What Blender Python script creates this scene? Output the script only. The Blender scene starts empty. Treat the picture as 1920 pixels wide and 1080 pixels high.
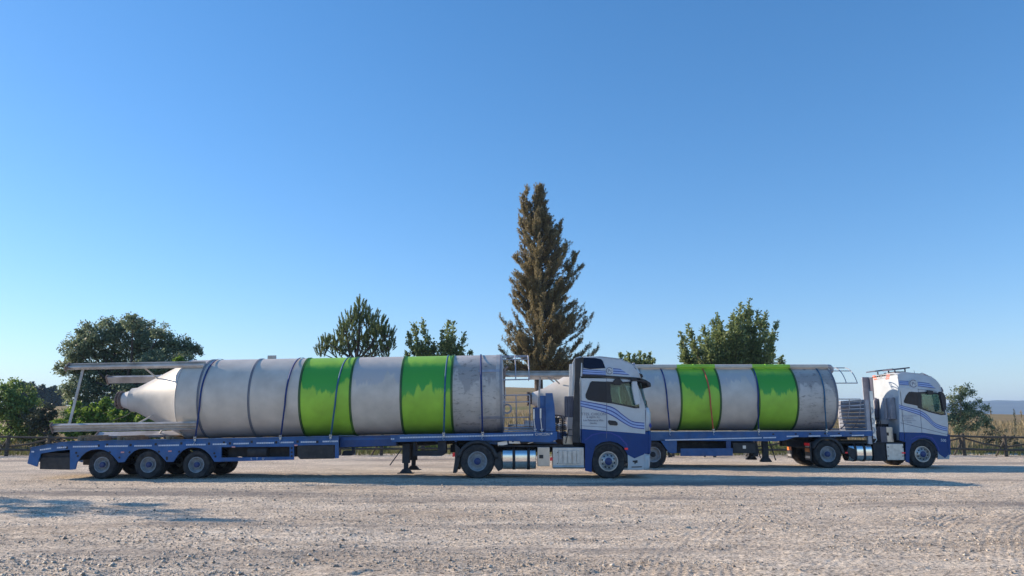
import bpy, bmesh, math, random
import numpy as np
from mathutils import Vector, Matrix, geometry
R=math.radians; PI=math.pi; sin=math.sin; cos=math.cos
random.seed(7); RNG=np.random.default_rng(7)
S=bpy.context.scene; COL=S.collection
# ---------------- camera ----------------
FOC=1400.0; PITCH=R(10.2); EYE=1.73
cd=bpy.data.cameras.new("camera"); cam=bpy.data.objects.new("camera",cd); COL.objects.link(cam)
cd.sensor_width=36; cd.lens=36*FOC/1920; cd.clip_start=0.1; cd.clip_end=20000
cam.location=(0,0,EYE); cam.rotation_euler=(R(90)+PITCH,0,0); S.camera=cam
# ---------------- light ----------------
SUN_EL=R(20.7); SUN_AZ=R(17.5)          # azimuth measured from -X towards +Y
sv=Vector((-cos(SUN_EL)*cos(SUN_AZ),cos(SUN_EL)*sin(SUN_AZ),sin(SUN_EL)))
w=bpy.data.worlds.new("World"); S.world=w; w.use_nodes=True
nt=w.node_tree; bg=nt.nodes["Background"]
sky=nt.nodes.new("ShaderNodeTexSky"); sky.sky_type='NISHITA'; sky.sun_disc=False
sky.sun_elevation=SUN_EL; sky.sun_rotation=math.atan2(sv.x,sv.y)
sky.air_density=1.0; sky.dust_density=0.15; sky.ozone_density=2.6; sky.altitude=0
hs=nt.nodes.new("ShaderNodeHueSaturation"); hs.inputs['Saturation'].default_value=1.27; hs.inputs['Value'].default_value=1.0; hs.inputs['Hue'].default_value=.497
gm=nt.nodes.new('ShaderNodeMixRGB'); gm.blend_type='MULTIPLY'; gm.inputs[0].default_value=1; gm.inputs[2].default_value=(.14,.14,.14,1); nt.links.new(sky.outputs[0],gm.inputs[1]); gq=nt.nodes.new('ShaderNodeGamma'); gq.inputs[1].default_value=.84; nt.links.new(gm.outputs[0],gq.inputs[0]); g3=nt.nodes.new('ShaderNodeMixRGB'); g3.blend_type='MULTIPLY'; g3.inputs[0].default_value=1; g3.inputs[2].default_value=(5.25,5.5,6.3,1); nt.links.new(gq.outputs[0],g3.inputs[1]); nt.links.new(g3.outputs[0],hs.inputs['Color']); nt.links.new(hs.outputs[0],bg.inputs[0]); bg.inputs[1].default_value=0.14
sd=bpy.data.lights.new("sun",'SUN'); sd.energy=5.0; sd.angle=R(0.5); sd.color=(1.0,0.84,0.66)
so=bpy.data.objects.new("sun",sd); COL.objects.link(so); so.rotation_euler=sv.to_track_quat('Z','Y').to_euler()
S.view_settings.view_transform='Standard'; S.view_settings.look='None'; S.view_settings.exposure=0.6; S.view_settings.gamma=1
S.view_settings.use_curve_mapping=False
S.render.engine='CYCLES'
try: S.cycles.volume_bounces=0; S.cycles.max_bounces=8; S.cycles.transparent_max_bounces=16
except Exception: pass
# ---------------- helpers ----------------
def at(px,py,Y):
    u=(px-960)/FOC; v=(540-py)/FOC
    dy=cos(PITCH)-v*sin(PITCH); dz=sin(PITCH)+v*cos(PITCH); t=Y/dy
    return (u*t, EYE+dz*t)
def smooth(a,b,x):
    t=np.clip((x-a)/(b-a),0,1); return t*t*(3-2*t)
def mat(name,col,rough=.5,metal=0,var=.12,scale=4,bump=0,bscale=60,spec=.5,coat=0,dirt=None,dirt_amt=.5,stretch=(1,1,1)):
    m=bpy.data.materials.new(name); m.use_nodes=True; n=m.node_tree; L=n.links
    b=n.nodes["Principled BSDF"]; b.inputs['Roughness'].default_value=rough; b.inputs['Metallic'].default_value=metal
    b.inputs['Specular IOR Level'].default_value=spec; b.inputs['Coat Weight'].default_value=coat
    tc=n.nodes.new("ShaderNodeTexCoord"); mp=n.nodes.new("ShaderNodeMapping"); mp.inputs['Scale'].default_value=stretch
    L.new(tc.outputs['Object'],mp.inputs[0])
    nz=n.nodes.new("ShaderNodeTexNoise"); nz.inputs['Scale'].default_value=scale; nz.inputs['Detail'].default_value=6
    L.new(mp.outputs[0],nz.inputs['Vector'])
    r=n.nodes.new("ShaderNodeValToRGB"); c=Vector(col[:3])
    r.color_ramp.elements[0].position=.3; r.color_ramp.elements[1].position=.7
    r.color_ramp.elements[0].color=(*(c*(1-var)),1); r.color_ramp.elements[1].color=(*(c*(1+var)),1)
    L.new(nz.outputs[0],r.inputs[0]); out=r.outputs[0]
    if dirt:
        n2=n.nodes.new("ShaderNodeTexNoise"); n2.inputs['Scale'].default_value=scale*.6; n2.inputs['Detail'].default_value=9; n2.inputs['Roughness'].default_value=.65
        L.new(mp.outputs[0],n2.inputs['Vector'])
        r2=n.nodes.new("ShaderNodeValToRGB"); r2.color_ramp.elements[0].position=.42; r2.color_ramp.elements[1].position=.68
        r2.color_ramp.elements[1].color=(dirt_amt,)*3+(1,)
        L.new(n2.outputs[0],r2.inputs[0])
        mx=n.nodes.new("ShaderNodeMixRGB"); mx.inputs[2].default_value=(*dirt,1); L.new(r2.outputs[0],mx.inputs[0]); L.new(out,mx.inputs[1]); out=mx.outputs[0]
    L.new(out,b.inputs['Base Color'])
    if bump:
        n3=n.nodes.new("ShaderNodeTexNoise"); n3.inputs['Scale'].default_value=bscale; n3.inputs['Detail'].default_value=5
        L.new(mp.outputs[0],n3.inputs['Vector'])
        bp=n.nodes.new("ShaderNodeBump"); bp.inputs['Strength'].default_value=bump; bp.inputs['Distance'].default_value=.02
        L.new(n3.outputs[0],bp.inputs['Height']); L.new(bp.outputs[0],b.inputs['Normal'])
    return m
def emis(name,col,st=1):
    m=mat(name,col,.3); b=m.node_tree.nodes["Principled BSDF"]; b.inputs['Emission Color'].default_value=(*col,1); b.inputs['Emission Strength'].default_value=st; return m
def glassmat(name,tint,refl=.12):
    m=bpy.data.materials.new(name); m.use_nodes=True; n=m.node_tree; L=n.links; n.nodes.remove(n.nodes["Principled BSDF"])
    o=n.nodes["Material Output"]; t=n.nodes.new("ShaderNodeBsdfTransparent"); t.inputs[0].default_value=(*tint,1)
    g=n.nodes.new("ShaderNodeBsdfGlossy"); g.inputs['Roughness'].default_value=.02
    f=n.nodes.new("ShaderNodeLayerWeight"); f.inputs[0].default_value=.25
    ma=n.nodes.new("ShaderNodeMath"); ma.operation='MULTIPLY_ADD'; ma.inputs[1].default_value=.8; ma.inputs[2].default_value=refl
    x=n.nodes.new("ShaderNodeMixShader"); ma.inputs[1].default_value=.45; L.new(f.outputs['Fresnel'],ma.inputs[0]); L.new(ma.outputs[0],x.inputs[0]); L.new(t.outputs[0],x.inputs[1]); L.new(g.outputs[0],x.inputs[2]); L.new(x.outputs[0],o.inputs[0]); return m
def leafmat(name,c0,c1,trans=.3,c2=None):
    m=bpy.data.materials.new(name); m.use_nodes=True; n=m.node_tree; L=n.links; b=n.nodes["Principled BSDF"]
    g=n.nodes.new("ShaderNodeNewGeometry"); r=n.nodes.new("ShaderNodeValToRGB")
    r.color_ramp.elements[0].color=(*c0,1); r.color_ramp.elements[1].color=(*c1,1)
    if c2: e=r.color_ramp.elements.new(.93); e.color=(*c1,1); r.color_ramp.elements[2].color=(*c2,1)
    L.new(g.outputs['Random Per Island'],r.inputs[0]); L.new(r.outputs[0],b.inputs['Base Color']); b.inputs['Roughness'].default_value=.5; b.inputs['Specular IOR Level'].default_value=.35
    t=n.nodes.new("ShaderNodeBsdfTranslucent"); L.new(r.outputs[0],t.inputs[0]); x=n.nodes.new("ShaderNodeMixShader"); x.inputs[0].default_value=trans
    L.new(b.outputs[0],x.inputs[1]); L.new(t.outputs[0],x.inputs[2]); L.new(x.outputs[0],n.nodes["Material Output"].inputs[0]); return m
ORG={}
def tag(o,label=None,cat=None,group=None,kind=None):
    if label: o["label"]=label
    if cat: o["category"]=cat
    if group: o["group"]=group
    if kind: o["kind"]=kind
    return o
def thing(name,loc,label,cat,group=None):
    o=bpy.data.objects.new(name,None); COL.objects.link(o); o.location=loc; o.empty_display_size=.2
    ORG[o]=Vector(loc); return tag(o,label,cat,group)
class MB:
    def __init__(s): s.v=[]; s.f=[]; s.sm=[]
    def add(s,vs,fs,sm=False):
        k=len(s.v); s.v+= [tuple(p) for p in vs]; s.f+=[tuple(i+k for i in f) for f in fs]; s.sm+=[sm]*len(fs); return s
    def box(s,x0,x1,y0,y1,z0,z1):
        return s.add([(x0,y0,z0),(x1,y0,z0),(x1,y1,z0),(x0,y1,z0),(x0,y0,z1),(x1,y0,z1),(x1,y1,z1),(x0,y1,z1)],
          [(3,2,1,0),(4,5,6,7),(0,1,5,4),(1,2,6,5),(2,3,7,6),(3,0,4,7)])
    def bar(s,a,b,w,h=None,up=(0,0,1)):
        a=Vector(a); b=Vector(b); d=(b-a).normalized(); u=Vector(up)
        if abs(d.dot(u))>.98: u=Vector((0,1,0))
        x=d.cross(u).normalized()*(w/2); z=x.cross(d).normalized()*((h or w)/2)
        vs=[p+sx*x+sz*z for p in (a,b) for sx,sz in ((-1,-1),(1,-1),(1,1),(-1,1))]
        return s.add(vs,[(3,2,1,0),(4,5,6,7),(0,1,5,4),(1,2,6,5),(2,3,7,6),(3,0,4,7)])
    def prism(s,poly,y0,y1,holes=()):
        """polygon in X-Z (list of (x,z)), extruded along Y"""
        loops=[list(poly)]+[list(h) for h in holes]; flat=[p for l in loops for p in l]; n=len(flat)
        tris=geometry.tessellate_polygon([[Vector((p[0],p[1],0)) for p in l] for l in loops])
        vs=[(p[0],y0,p[1]) for p in flat]+[(p[0],y1,p[1]) for p in flat]; fs=[]
        for t in tris:
            a,b,c=[Vector(flat[i]) for i in t]; ar=(b-a).x*(c-a).y-(b-a).y*(c-a).x
            t=tuple(t) if ar>0 else tuple(reversed(t))
            fs.append(t); fs.append(tuple(i+n for i in reversed(t)))
        k=0
        for l in loops:
            m=len(l)
            for i in range(m):
                j=(i+1)%m; fs.append((k+i,k+j,k+j+n,k+i+n))
            k+=m
        return s.add(vs,fs)
    def prismx(s,poly,x0,x1):
        """polygon in Y-Z extruded along X"""
        n=len(poly); vs=[(x0,p[0],p[1]) for p in poly]+[(x1,p[0],p[1]) for p in poly]
        return s.add(vs,[tuple(range(n)),tuple(range(2*n-1,n-1,-1))]+[(i,i+n,(i+1)%n+n,(i+1)%n) for i in range(n)])
    def tube(s,pts,r,seg=8,r2=None,cap=True):
        pts=[Vector(p) for p in pts]; n=len(pts); vs=[]; fs=[]; ref=None
        for i,p in enumerate(pts):
            d=(pts[min(i+1,n-1)]-pts[max(i-1,0)]).normalized()
            if ref is None: ref=Vector((0,0,1)) if abs(d.z)<.9 else Vector((0,1,0))
            x=d.cross(ref); 
            if x.length<1e-4: x=d.cross(Vector((1,0,0)))
            x.normalize(); z=x.cross(d).normalized(); ref=z
            rr=r if r2 is None else r+(r2-r)*i/(n-1)
            vs+=[p+rr*(cos(2*PI*k/seg)*x+sin(2*PI*k/seg)*z) for k in range(seg)]
        for i in range(n-1):
            for k in range(seg):
                a=i*seg+k; b=i*seg+(k+1)%seg; fs.append((a,b,b+seg,a+seg))
        s.add(vs,fs,True)
        if cap:
            s.add(vs[:seg],[tuple(range(seg))]); s.add(vs[-seg:],[tuple(reversed(range(seg)))])
        return s
    def lathe(s,prof,c,axis='Y',seg=40,close=False,sm=True):
        """prof: list of (radius, offset along axis)"""
        vs=[];fs=[];n=len(prof)
        for k in range(seg):
            a=2*PI*k/seg; ca,sa=cos(a),sin(a)
            for r,o in prof:
                vs.append((c[0]+r*ca,c[1]+o,c[2]+r*sa) if axis=='Y' else (c[0]+o,c[1]+r*ca,c[2]+r*sa) if axis=='X' else (c[0]+r*ca,c[1]+r*sa,c[2]+o))
        for k in range(seg):
            j=(k+1)%seg
            for i in range(n-1 if not close else n):
                i2=(i+1)%n; fs.append((k*n+i,j*n+i,j*n+i2,k*n+i2))
        return s.add(vs,fs,sm)
    def grid(s,P,sm=True,flip=False):
        """P[i][j] rows of points"""
        n=len(P);m=len(P[0]); vs=[p for r in P for p in r]; fs=[]
        for i in range(n-1):
            for j in range(m-1):
                q=(i*m+j,i*m+j+1,(i+1)*m+j+1,(i+1)*m+j); fs.append(q[::-1] if flip else q)
        return s.add(vs,fs,sm)
    def obj(s,name,m,parent=None,bevel=0,solid=0,org=None):
        o_=ORG.get(parent,Vector((0,0,0))) if parent is not None else Vector(org or (0,0,0))
        me=bpy.data.meshes.new(name); me.from_pydata([(a-o_.x,b-o_.y,c-o_.z) for a,b,c in s.v],[],s.f)
        me.polygons.foreach_set("use_smooth",s.sm); me.materials.append(m); me.update()
        bm=bmesh.new(); bm.from_mesh(me); bmesh.ops.recalc_face_normals(bm,faces=bm.faces); bm.to_mesh(me); bm.free()
        o=bpy.data.objects.new(name,me); COL.objects.link(o)
        if parent is not None: o.parent=parent
        else: o.location=o_
        ORG[o]=o_
        if solid: md=o.modifiers.new("s",'SOLIDIFY'); md.thickness=solid; md.offset=0
        if bevel: md=o.modifiers.new("b",'BEVEL'); md.width=bevel; md.segments=2; md.limit_method='ANGLE'; md.angle_limit=R(35)
        if any(s.sm) : 
            bm=bmesh.new(); bm.from_mesh(me)
            for e in bm.edges:
                if len(e.link_faces)==2 and e.calc_face_angle(0)>R(40): e.smooth=False
            bm.to_mesh(me); bm.free()
        return o
def copy_tree(o,parent=None,loc=None):
    c=o.copy(); COL.objects.link(c); c.parent=parent
    if loc is not None: c.location=loc
    for ch in list(o.children): copy_tree(ch,c)
    return c
FONT={}
def text_obj(name,txt,pos,size,m,parent,rot=(R(90),0,0),align='LEFT',depth=.002,offset=0):
    cu=bpy.data.curves.new(name,'FONT'); cu.body=txt; cu.size=size; cu.align_x=align; cu.extrude=depth; cu.offset=offset
    t=bpy.data.objects.new(name,cu); COL.objects.link(t); bpy.context.view_layer.update()
    dg=bpy.context.evaluated_depsgraph_get(); me=bpy.data.meshes.new_from_object(t.evaluated_get(dg)); bpy.data.objects.remove(t)
    me.name=name; me.materials.clear(); me.materials.append(m)
    o=bpy.data.objects.new(name,me); COL.objects.link(o); o.parent=parent
    o.location=Vector(pos)-ORG[parent]; o.rotation_euler=rot; return o
def fastmesh(name,V,F,m,parent=None,smooth=False,org=None):
    """V (n,3), F (k,4) int arrays"""
    o_=ORG.get(parent,Vector((0,0,0))) if parent is not None else Vector(org or (0,0,0))
    V=np.asarray(V,dtype=np.float32)-np.array(o_,dtype=np.float32); F=np.asarray(F,dtype=np.int32); k=F.shape[1]
    me=bpy.data.meshes.new(name); me.vertices.add(len(V)); me.vertices.foreach_set("co",V.ravel())
    me.loops.add(F.size); me.loops.foreach_set("vertex_index",F.ravel())
    me.polygons.add(len(F)); me.polygons.foreach_set("loop_start",np.arange(0,F.size,k,dtype=np.int32))
    if smooth: me.polygons.foreach_set("use_smooth",np.ones(len(F),dtype=bool))
    me.materials.append(m); me.update(calc_edges=True)
    o=bpy.data.objects.new(name,me); COL.objects.link(o)
    if parent is not None: o.parent=parent
    else: o.location=o_
    ORG[o]=o_; return o
# value noise (numpy)
def vnoise(x,y,seed):
    xi=np.floor(x).astype(np.int64); yi=np.floor(y).astype(np.int64); fx=x-xi; fy=y-yi
    fx=fx*fx*(3-2*fx); fy=fy*fy*(3-2*fy)
    def h(a,b):
        n=(a*374761393+b*668265263+seed*1442695041)&0x7fffffff; n=((n^(n>>13))*1274126177)&0x7fffffff; n=n^(n>>16)
        return (n&0xffff)/65535.0
    return (h(xi,yi)*(1-fx)+h(xi+1,yi)*fx)*(1-fy)+(h(xi,yi+1)*(1-fx)+h(xi+1,yi+1)*fx)*fy-.5
# ---------------- materials ----------------
SOIL=(.33,.28,.23)
M_blue=mat("trailer_blue",(.006,.09,.29),.42,var=.25,scale=3,dirt=(.10,.16,.27),dirt_amt=.5,bump=.03)
M_blue_d=mat("dark_blue_paint",(.012,.06,.21),.45,var=.25,scale=3,dirt=(.08,.1,.16),dirt_amt=.35)
M_cabwhite=mat("cab_white",(.52,.57,.62),.3,var=.04,scale=2,coat=.3,dirt=(.36,.34,.32),dirt_amt=.4)
M_cabblue=mat("cab_blue",(.003,.048,.21),.42,var=.1,scale=2,coat=0,spec=.3,dirt=(.03,.06,.14),dirt_amt=.3)
M_stripe=mat("stripe_blue",(.01,.04,.28),.35,var=.05)
M_stripeL=mat("stripe_light_blue",(.33,.44,.70),.35,var=.05)
M_black=mat("black_plastic",(.02,.02,.024),.55,var=.3,scale=6,dirt=(.08,.07,.065),dirt_amt=.4)
M_dark=mat("dark_chassis",(.018,.018,.024),.7,var=.4,scale=6,dirt=(.07,.06,.055),dirt_amt=.5)
M_rub=mat("tyre_rubber",(.018,.018,.021),.85,var=.3,scale=9,dirt=(.11,.095,.085),dirt_amt=.5,bump=.15,bscale=50)
M_steel=mat("wheel_steel",(.34,.37,.41),.5,metal=0,var=.2,scale=12,dirt=(.14,.13,.12),dirt_amt=.5)
M_alu=mat("polished_aluminium",(.80,.80,.80),.17,metal=1,var=.05,scale=5,bump=.02,bscale=12)
M_alud=mat("brushed_aluminium",(.55,.55,.55),.42,metal=.9,var=.1,scale=8,dirt=(.3,.28,.26),dirt_amt=.4)
M_chalk=mat("light_grey_metal",(.38,.38,.42),.5,metal=.2,var=.15,scale=6)
M_beige=mat("tool_box_steel",(.50,.47,.44),.3,metal=.7,var=.08,scale=4)
M_hub=mat("hub_blue",(.015,.04,.17),.45,var=.2,scale=10,dirt=(.1,.1,.1),dirt_amt=.4)
M_glass=glassmat("cab_glass",(.50,.62,.58),.05)
M_dglass=mat("tinted_glass",(.008,.010,.028),.12,var=.1,spec=.25)
M_tape=mat("reflective_tape",(.62,.66,.74),.35,var=.15,scale=30)
M_red=emis("red_lamp",(.6,.02,.03),.15); M_orange=mat("orange_marking",(.8,.2,.03),.5); M_ored=mat("red_lettering",(.75,.16,.08),.5)
M_white=mat("white_marking",(.75,.75,.75),.5); M_ink=mat("grey_lettering",(.1,.12,.2),.5)
M_inside=mat("cab_interior",(.05,.05,.06),.8); M_curtain=mat("inside_trim",(.35,.36,.38),.8)
M_silver=mat("silver_trim",(.6,.6,.62),.3,metal=.6)
M_stack=mat("grey_deflector",(.10,.10,.14),.4,var=.2)
M_leg=mat("leg_galvanised",(.54,.51,.48),.5,metal=.15,var=.14,scale=3,dirt=(.22,.19,.17),dirt_amt=.6)
M_rust=mat("rusty_steel",(.21,.16,.14),.7,var=.4,scale=8)
M_wood=mat("weathered_fence_wood",(.08,.068,.055),.85,var=.35,scale=7,bump=.5,bscale=20,stretch=(1,1,4))
M_timber=mat("packing_timber",(.30,.22,.14),.8,var=.3,scale=9)
M_bark=mat("bark",(.085,.065,.055),.9,var=.35,scale=5,bump=.6,bscale=14)
M_strapB=mat("strap_teal",(.03,.12,.22),.7,var=.3,scale=6); M_strapD=mat("strap_navy",(.012,.035,.16),.7,var=.3,scale=6)
M_strapR=mat("strap_orange_red",(.50,.12,.06),.7,var=.2,scale=6)

def band_mat(name,dry,wet,level,seedoff,grime=0):
    """painted sheet; the top carries a wet dew patch that ends in runs"""
    m=bpy.data.materials.new(name); m.use_nodes=True; n=m.node_tree; L=n.links; b=n.nodes["Principled BSDF"]; N=n.nodes.new
    tc=N("ShaderNodeTexCoord"); sep=N("ShaderNodeSeparateXYZ"); L.new(tc.outputs['Object'],sep.inputs[0])
    mp=N("ShaderNodeMapping"); mp.inputs['Location'].default_value=(seedoff,0,0); mp.inputs['Scale'].default_value=(1,.15,.15); L.new(tc.outputs['Object'],mp.inputs[0])
    n1=N("ShaderNodeTexNoise"); n1.inputs['Scale'].default_value=2.0; n1.inputs['Detail'].default_value=3; n1.inputs['Roughness'].default_value=.6; L.new(mp.outputs[0],n1.inputs[0])
    mp2=N("ShaderNodeMapping"); mp2.inputs['Location'].default_value=(seedoff,3,0); mp2.inputs['Scale'].default_value=(1,.6,.45); L.new(tc.outputs['Object'],mp2.inputs[0])
    n1b=N("ShaderNodeTexNoise"); n1b.inputs['Scale'].default_value=6; n1b.inputs['Detail'].default_value=5; L.new(mp2.outputs[0],n1b.inputs[0])
    a=N("ShaderNodeMath"); a.operation='MULTIPLY_ADD'; a.inputs[1].default_value=1.9; L.new(n1.outputs[0],a.inputs[0]); L.new(sep.outputs[2],a.inputs[2])
    a2=N("ShaderNodeMath"); a2.operation='MULTIPLY_ADD'; a2.inputs[1].default_value=.5; L.new(n1b.outputs[0],a2.inputs[0]); L.new(a.outputs[0],a2.inputs[2])
    r=N("ShaderNodeMapRange"); r.inputs['From Min'].default_value=level-.2-.05; r.inputs['From Max'].default_value=level-.2+.07; L.new(a2.outputs[0],r.inputs[0])
    tp=N("ShaderNodeMapRange"); tp.inputs['From Min'].default_value=2.26; tp.inputs['From Max'].default_value=2.46; tp.inputs['To Min'].default_value=1; tp.inputs['To Max'].default_value=0
    tq=N("ShaderNodeMath"); tq.operation='MULTIPLY_ADD'; tq.inputs[1].default_value=.25; L.new(n1b.outputs[0],tq.inputs[0]); L.new(sep.outputs[2],tq.inputs[2]); L.new(tq.outputs[0],tp.inputs[0])
    mm=N("ShaderNodeMath"); mm.operation='MULTIPLY'; L.new(r.outputs[0],mm.inputs[0]); L.new(tp.outputs[0],mm.inputs[1]); r=mm
    n2=N("ShaderNodeTexNoise"); n2.inputs['Scale'].default_value=1.6; n2.inputs['Detail'].default_value=7; L.new(tc.outputs['Object'],n2.inputs[0])
    d=Vector(dry); rp=N("ShaderNodeValToRGB"); rp.color_ramp.elements[0].position=.3; rp.color_ramp.elements[1].position=.7
    rp.color_ramp.elements[0].color=(*(d*.84),1); rp.color_ramp.elements[1].color=(*(d*1.13),1); L.new(n2.outputs[0],rp.inputs[0])
    mx=N("ShaderNodeMixRGB"); mx.inputs[2].default_value=(*wet,1); L.new(r.outputs[0],mx.inputs[0]); L.new(rp.outputs[0],mx.inputs[1]); out=mx.outputs[0]
    # small scuffs / specks of dirt
    mp3=N("ShaderNodeMapping"); mp3.inputs['Scale'].default_value=(1.3,1.6,3.2) if grime else (1,1,.5); L.new(tc.outputs['Object'],mp3.inputs[0])
    n3=N("ShaderNodeTexNoise"); n3.inputs['Scale'].default_value=3.4 if grime else 7; n3.inputs['Detail'].default_value=10; n3.inputs['Roughness'].default_value=.75; L.new(mp3.outputs[0],n3.inputs[0])
    r3=N("ShaderNodeValToRGB"); r3.color_ramp.elements[0].position=.54 if grime else .6; r3.color_ramp.elements[1].position=.63 if grime else .82
    r3.color_ramp.elements[1].color=(.6,.6,.6,1) if grime else (.4,.4,.4,1); L.new(n3.outputs[0],r3.inputs[0])
    mx2=N("ShaderNodeMixRGB"); mx2.inputs[2].default_value=(.06,.05,.045,1) if grime else (.16,.14,.12,1); L.new(r3.outputs[0],mx2.inputs[0]); L.new(out,mx2.inputs[1]); out=mx2.outputs[0]
    if grime:
        # brownish lower flank soiled by soil and rust
        r4=N("ShaderNodeMapRange"); r4.inputs['From Min'].default_value=1.2; r4.inputs['From Max'].default_value=.9; L.new(a2.outputs[0],r4.inputs[0])
        n5=N("ShaderNodeTexNoise"); n5.inputs['Scale'].default_value=9; n5.inputs['Detail'].default_value=8; L.new(mp3.outputs[0],n5.inputs[0])
        mu=N("ShaderNodeMath"); mu.operation='MULTIPLY'; L.new(n5.outputs[0],mu.inputs[1]); L.new(r4.outputs[0],mu.inputs[0])
        mx3=N("ShaderNodeMixRGB"); mx3.inputs[2].default_value=(.13,.09,.08,1); L.new(mu.outputs[0],mx3.inputs[0]); L.new(out,mx3.inputs[1]); out=mx3.outputs[0]
    L.new(out,b.inputs['Base Color'])
    rr=N("ShaderNodeMapRange"); rr.inputs['To Min'].default_value=.5; rr.inputs['To Max'].default_value=.3; L.new(r.outputs[0],rr.inputs[0]); L.new(rr.outputs[0],b.inputs['Roughness'])
    n4=N("ShaderNodeTexNoise"); n4.inputs['Scale'].default_value=1.3; n4.inputs['Detail'].default_value=3; L.new(tc.outputs['Object'],n4.inputs[0])
    bp=N("ShaderNodeBump"); bp.inputs['Strength'].default_value=.25; bp.inputs['Distance'].default_value=.03; L.new(n4.outputs[0],bp.inputs['Height']); L.new(bp.outputs[0],b.inputs['Normal'])
    return m
GREY=(.62,.56,.49); GREYW=(.50,.48,.47); GRN=(.32,.60,.055); GRNW=(.065,.37,.045)
# ---------------- ground ----------------
def ground_h(X,Y):
    ridge=6.0*np.exp(-((X+5)/60)**2)+3.2+1.2*np.exp(-((X+90)/50)**2)
    far=smooth(46,170,Y)*ridge-smooth(190,600,Y)*(ridge-1.0)
    h=far+vnoise(X/6,Y/4,1)*.10*smooth(6,9,Y)*(1-smooth(40,60,Y)*.0)+vnoise(X/1.6,Y/1.1,2)*.035
    flat=np.maximum(smooth(21.6,23,Y)*(1-smooth(27.5,29,Y)),smooth(28,29,Y)*(1-smooth(33,34,Y)))
    h=far+(h-far)*(1-.8*flat)
    h+=smooth(34,37,Y)*(1-smooth(45,52,Y))*(.10+.16*vnoise(X/2.2,Y/1.2,5))
    h+=vnoise(X/.45,Y/.3,3)*.020*(1-.5*flat)+vnoise(X/.16,Y/.13,4)*.014*(Y<30)+vnoise(X/.075,Y/.065,8)*.012*(Y<26)
    # shallow clod ridges
    r=np.abs(vnoise(X/5+3,Y/.8+X*.25,6)); h+=np.where(r<.02,.03,0)*(Y<21)*np.clip(vnoise(X/.3,Y/.3,9)+.3,0,1)
    return h
TRACKS=[[(2.0,7.5),(2.5,10),(3.5,13),(5.4,16),(8.5,18.3),(13,20)],[(4.0,7.5),(5.2,10),(7.4,13.5),(10.6,16.6),(15,19)],[(5.0,7.5),(6.4,10),(8.8,13.5),(12,16.2),(16,18)],
        [(3.0,7.5),(4.0,9.6),(6.2,12.6),(9.4,15.6),(13,17.8),(18,19.5)],[(6.2,7.5),(7.4,9.8),(9.8,12.9),(13,15.4),(17,17.4)],[(1.3,7.5),(1.9,10),(3.0,13),(5,15.6),(9,17.8)],[(8.0,7.5),(9.2,9.6),(11.5,12.4),(15,15)],
        [(7.2,7.5),(8.2,10),(10.6,13.2),(14,15.8)]]
def axis(parts):
    out=[parts[0][0]]
    for a,b,s in parts:
        n=max(1,int(round((b-a)/s))); out+=list(np.linspace(a,b,n+1)[1:])
    return np.array(out)
xs=axis([(-4000,-600,600),(-600,-120,30),(-120,-40,4),(-40,-18,.5),(-18,-9,.09),(-9,14.5,.032),(14.5,20,.09),(20,45,.5),(45,130,4),(130,700,30),(700,4500,600)])
ys=axis([(-30,6,4),(6,8.6,.3),(8.6,15,.032),(15,22,.055),(22,38,.12),(38,60,.6),(60,260,6),(260,700,40),(700,9000,700)])
GX,GY=np.meshgrid(xs,ys); H=ground_h(GX,GY)
for tr in TRACKS:
    pts=[Vector((a,b,0)) for a,b in tr]; P=[]
    for i in range(len(pts)-1):
        p0=pts[max(i-1,0)];p1=pts[i];p2=pts[i+1];p3=pts[min(i+2,len(pts)-1)]
        for t in np.linspace(0,1,9)[:-1]:
            P.append(.5*((2*p1)+(-p0+p2)*t+(2*p0-5*p1+4*p2-p3)*t*t+(-p0+3*p1-3*p2+p3)*t**3))
    P.append(pts[-1]); best=np.full(GX.shape,9.); 
    for a,b in zip(P[:-1],P[1:]):
        sel=(GX>min(a.x,b.x)-.6)&(GX<max(a.x,b.x)+.6)&(GY>min(a.y,b.y)-.6)&(GY<max(a.y,b.y)+.6)
        dx,dy=b.x-a.x,b.y-a.y; l2=dx*dx+dy*dy; x=GX[sel]-a.x; y=GY[sel]-a.y
        t=np.clip((x*dx+y*dy)/l2,0,1); sgn=np.sign(dx*y-dy*x); d=np.hypot(x-t*dx,y-t*dy)*sgn
        cur=best[sel]; best[sel]=np.where(np.abs(d)<np.abs(cur),d,cur)
    inside=1-smooth(.38,.46,np.abs(best)); brk=np.clip(vnoise(GX/1.3,GY/1.3,31)*1.6+.7,.15,1)
    H+=inside*brk*(-.003+.0060*np.cos(best*2*PI/.12))
V=np.stack([GX.ravel(),GY.ravel(),H.ravel()],1); nx=len(xs); ny=len(ys)
ii=(np.arange(ny-1)[:,None]*nx+np.arange(nx-1)[None,:]).ravel(); F=np.stack([ii,ii+1,ii+nx+1,ii+nx],1)
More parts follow.
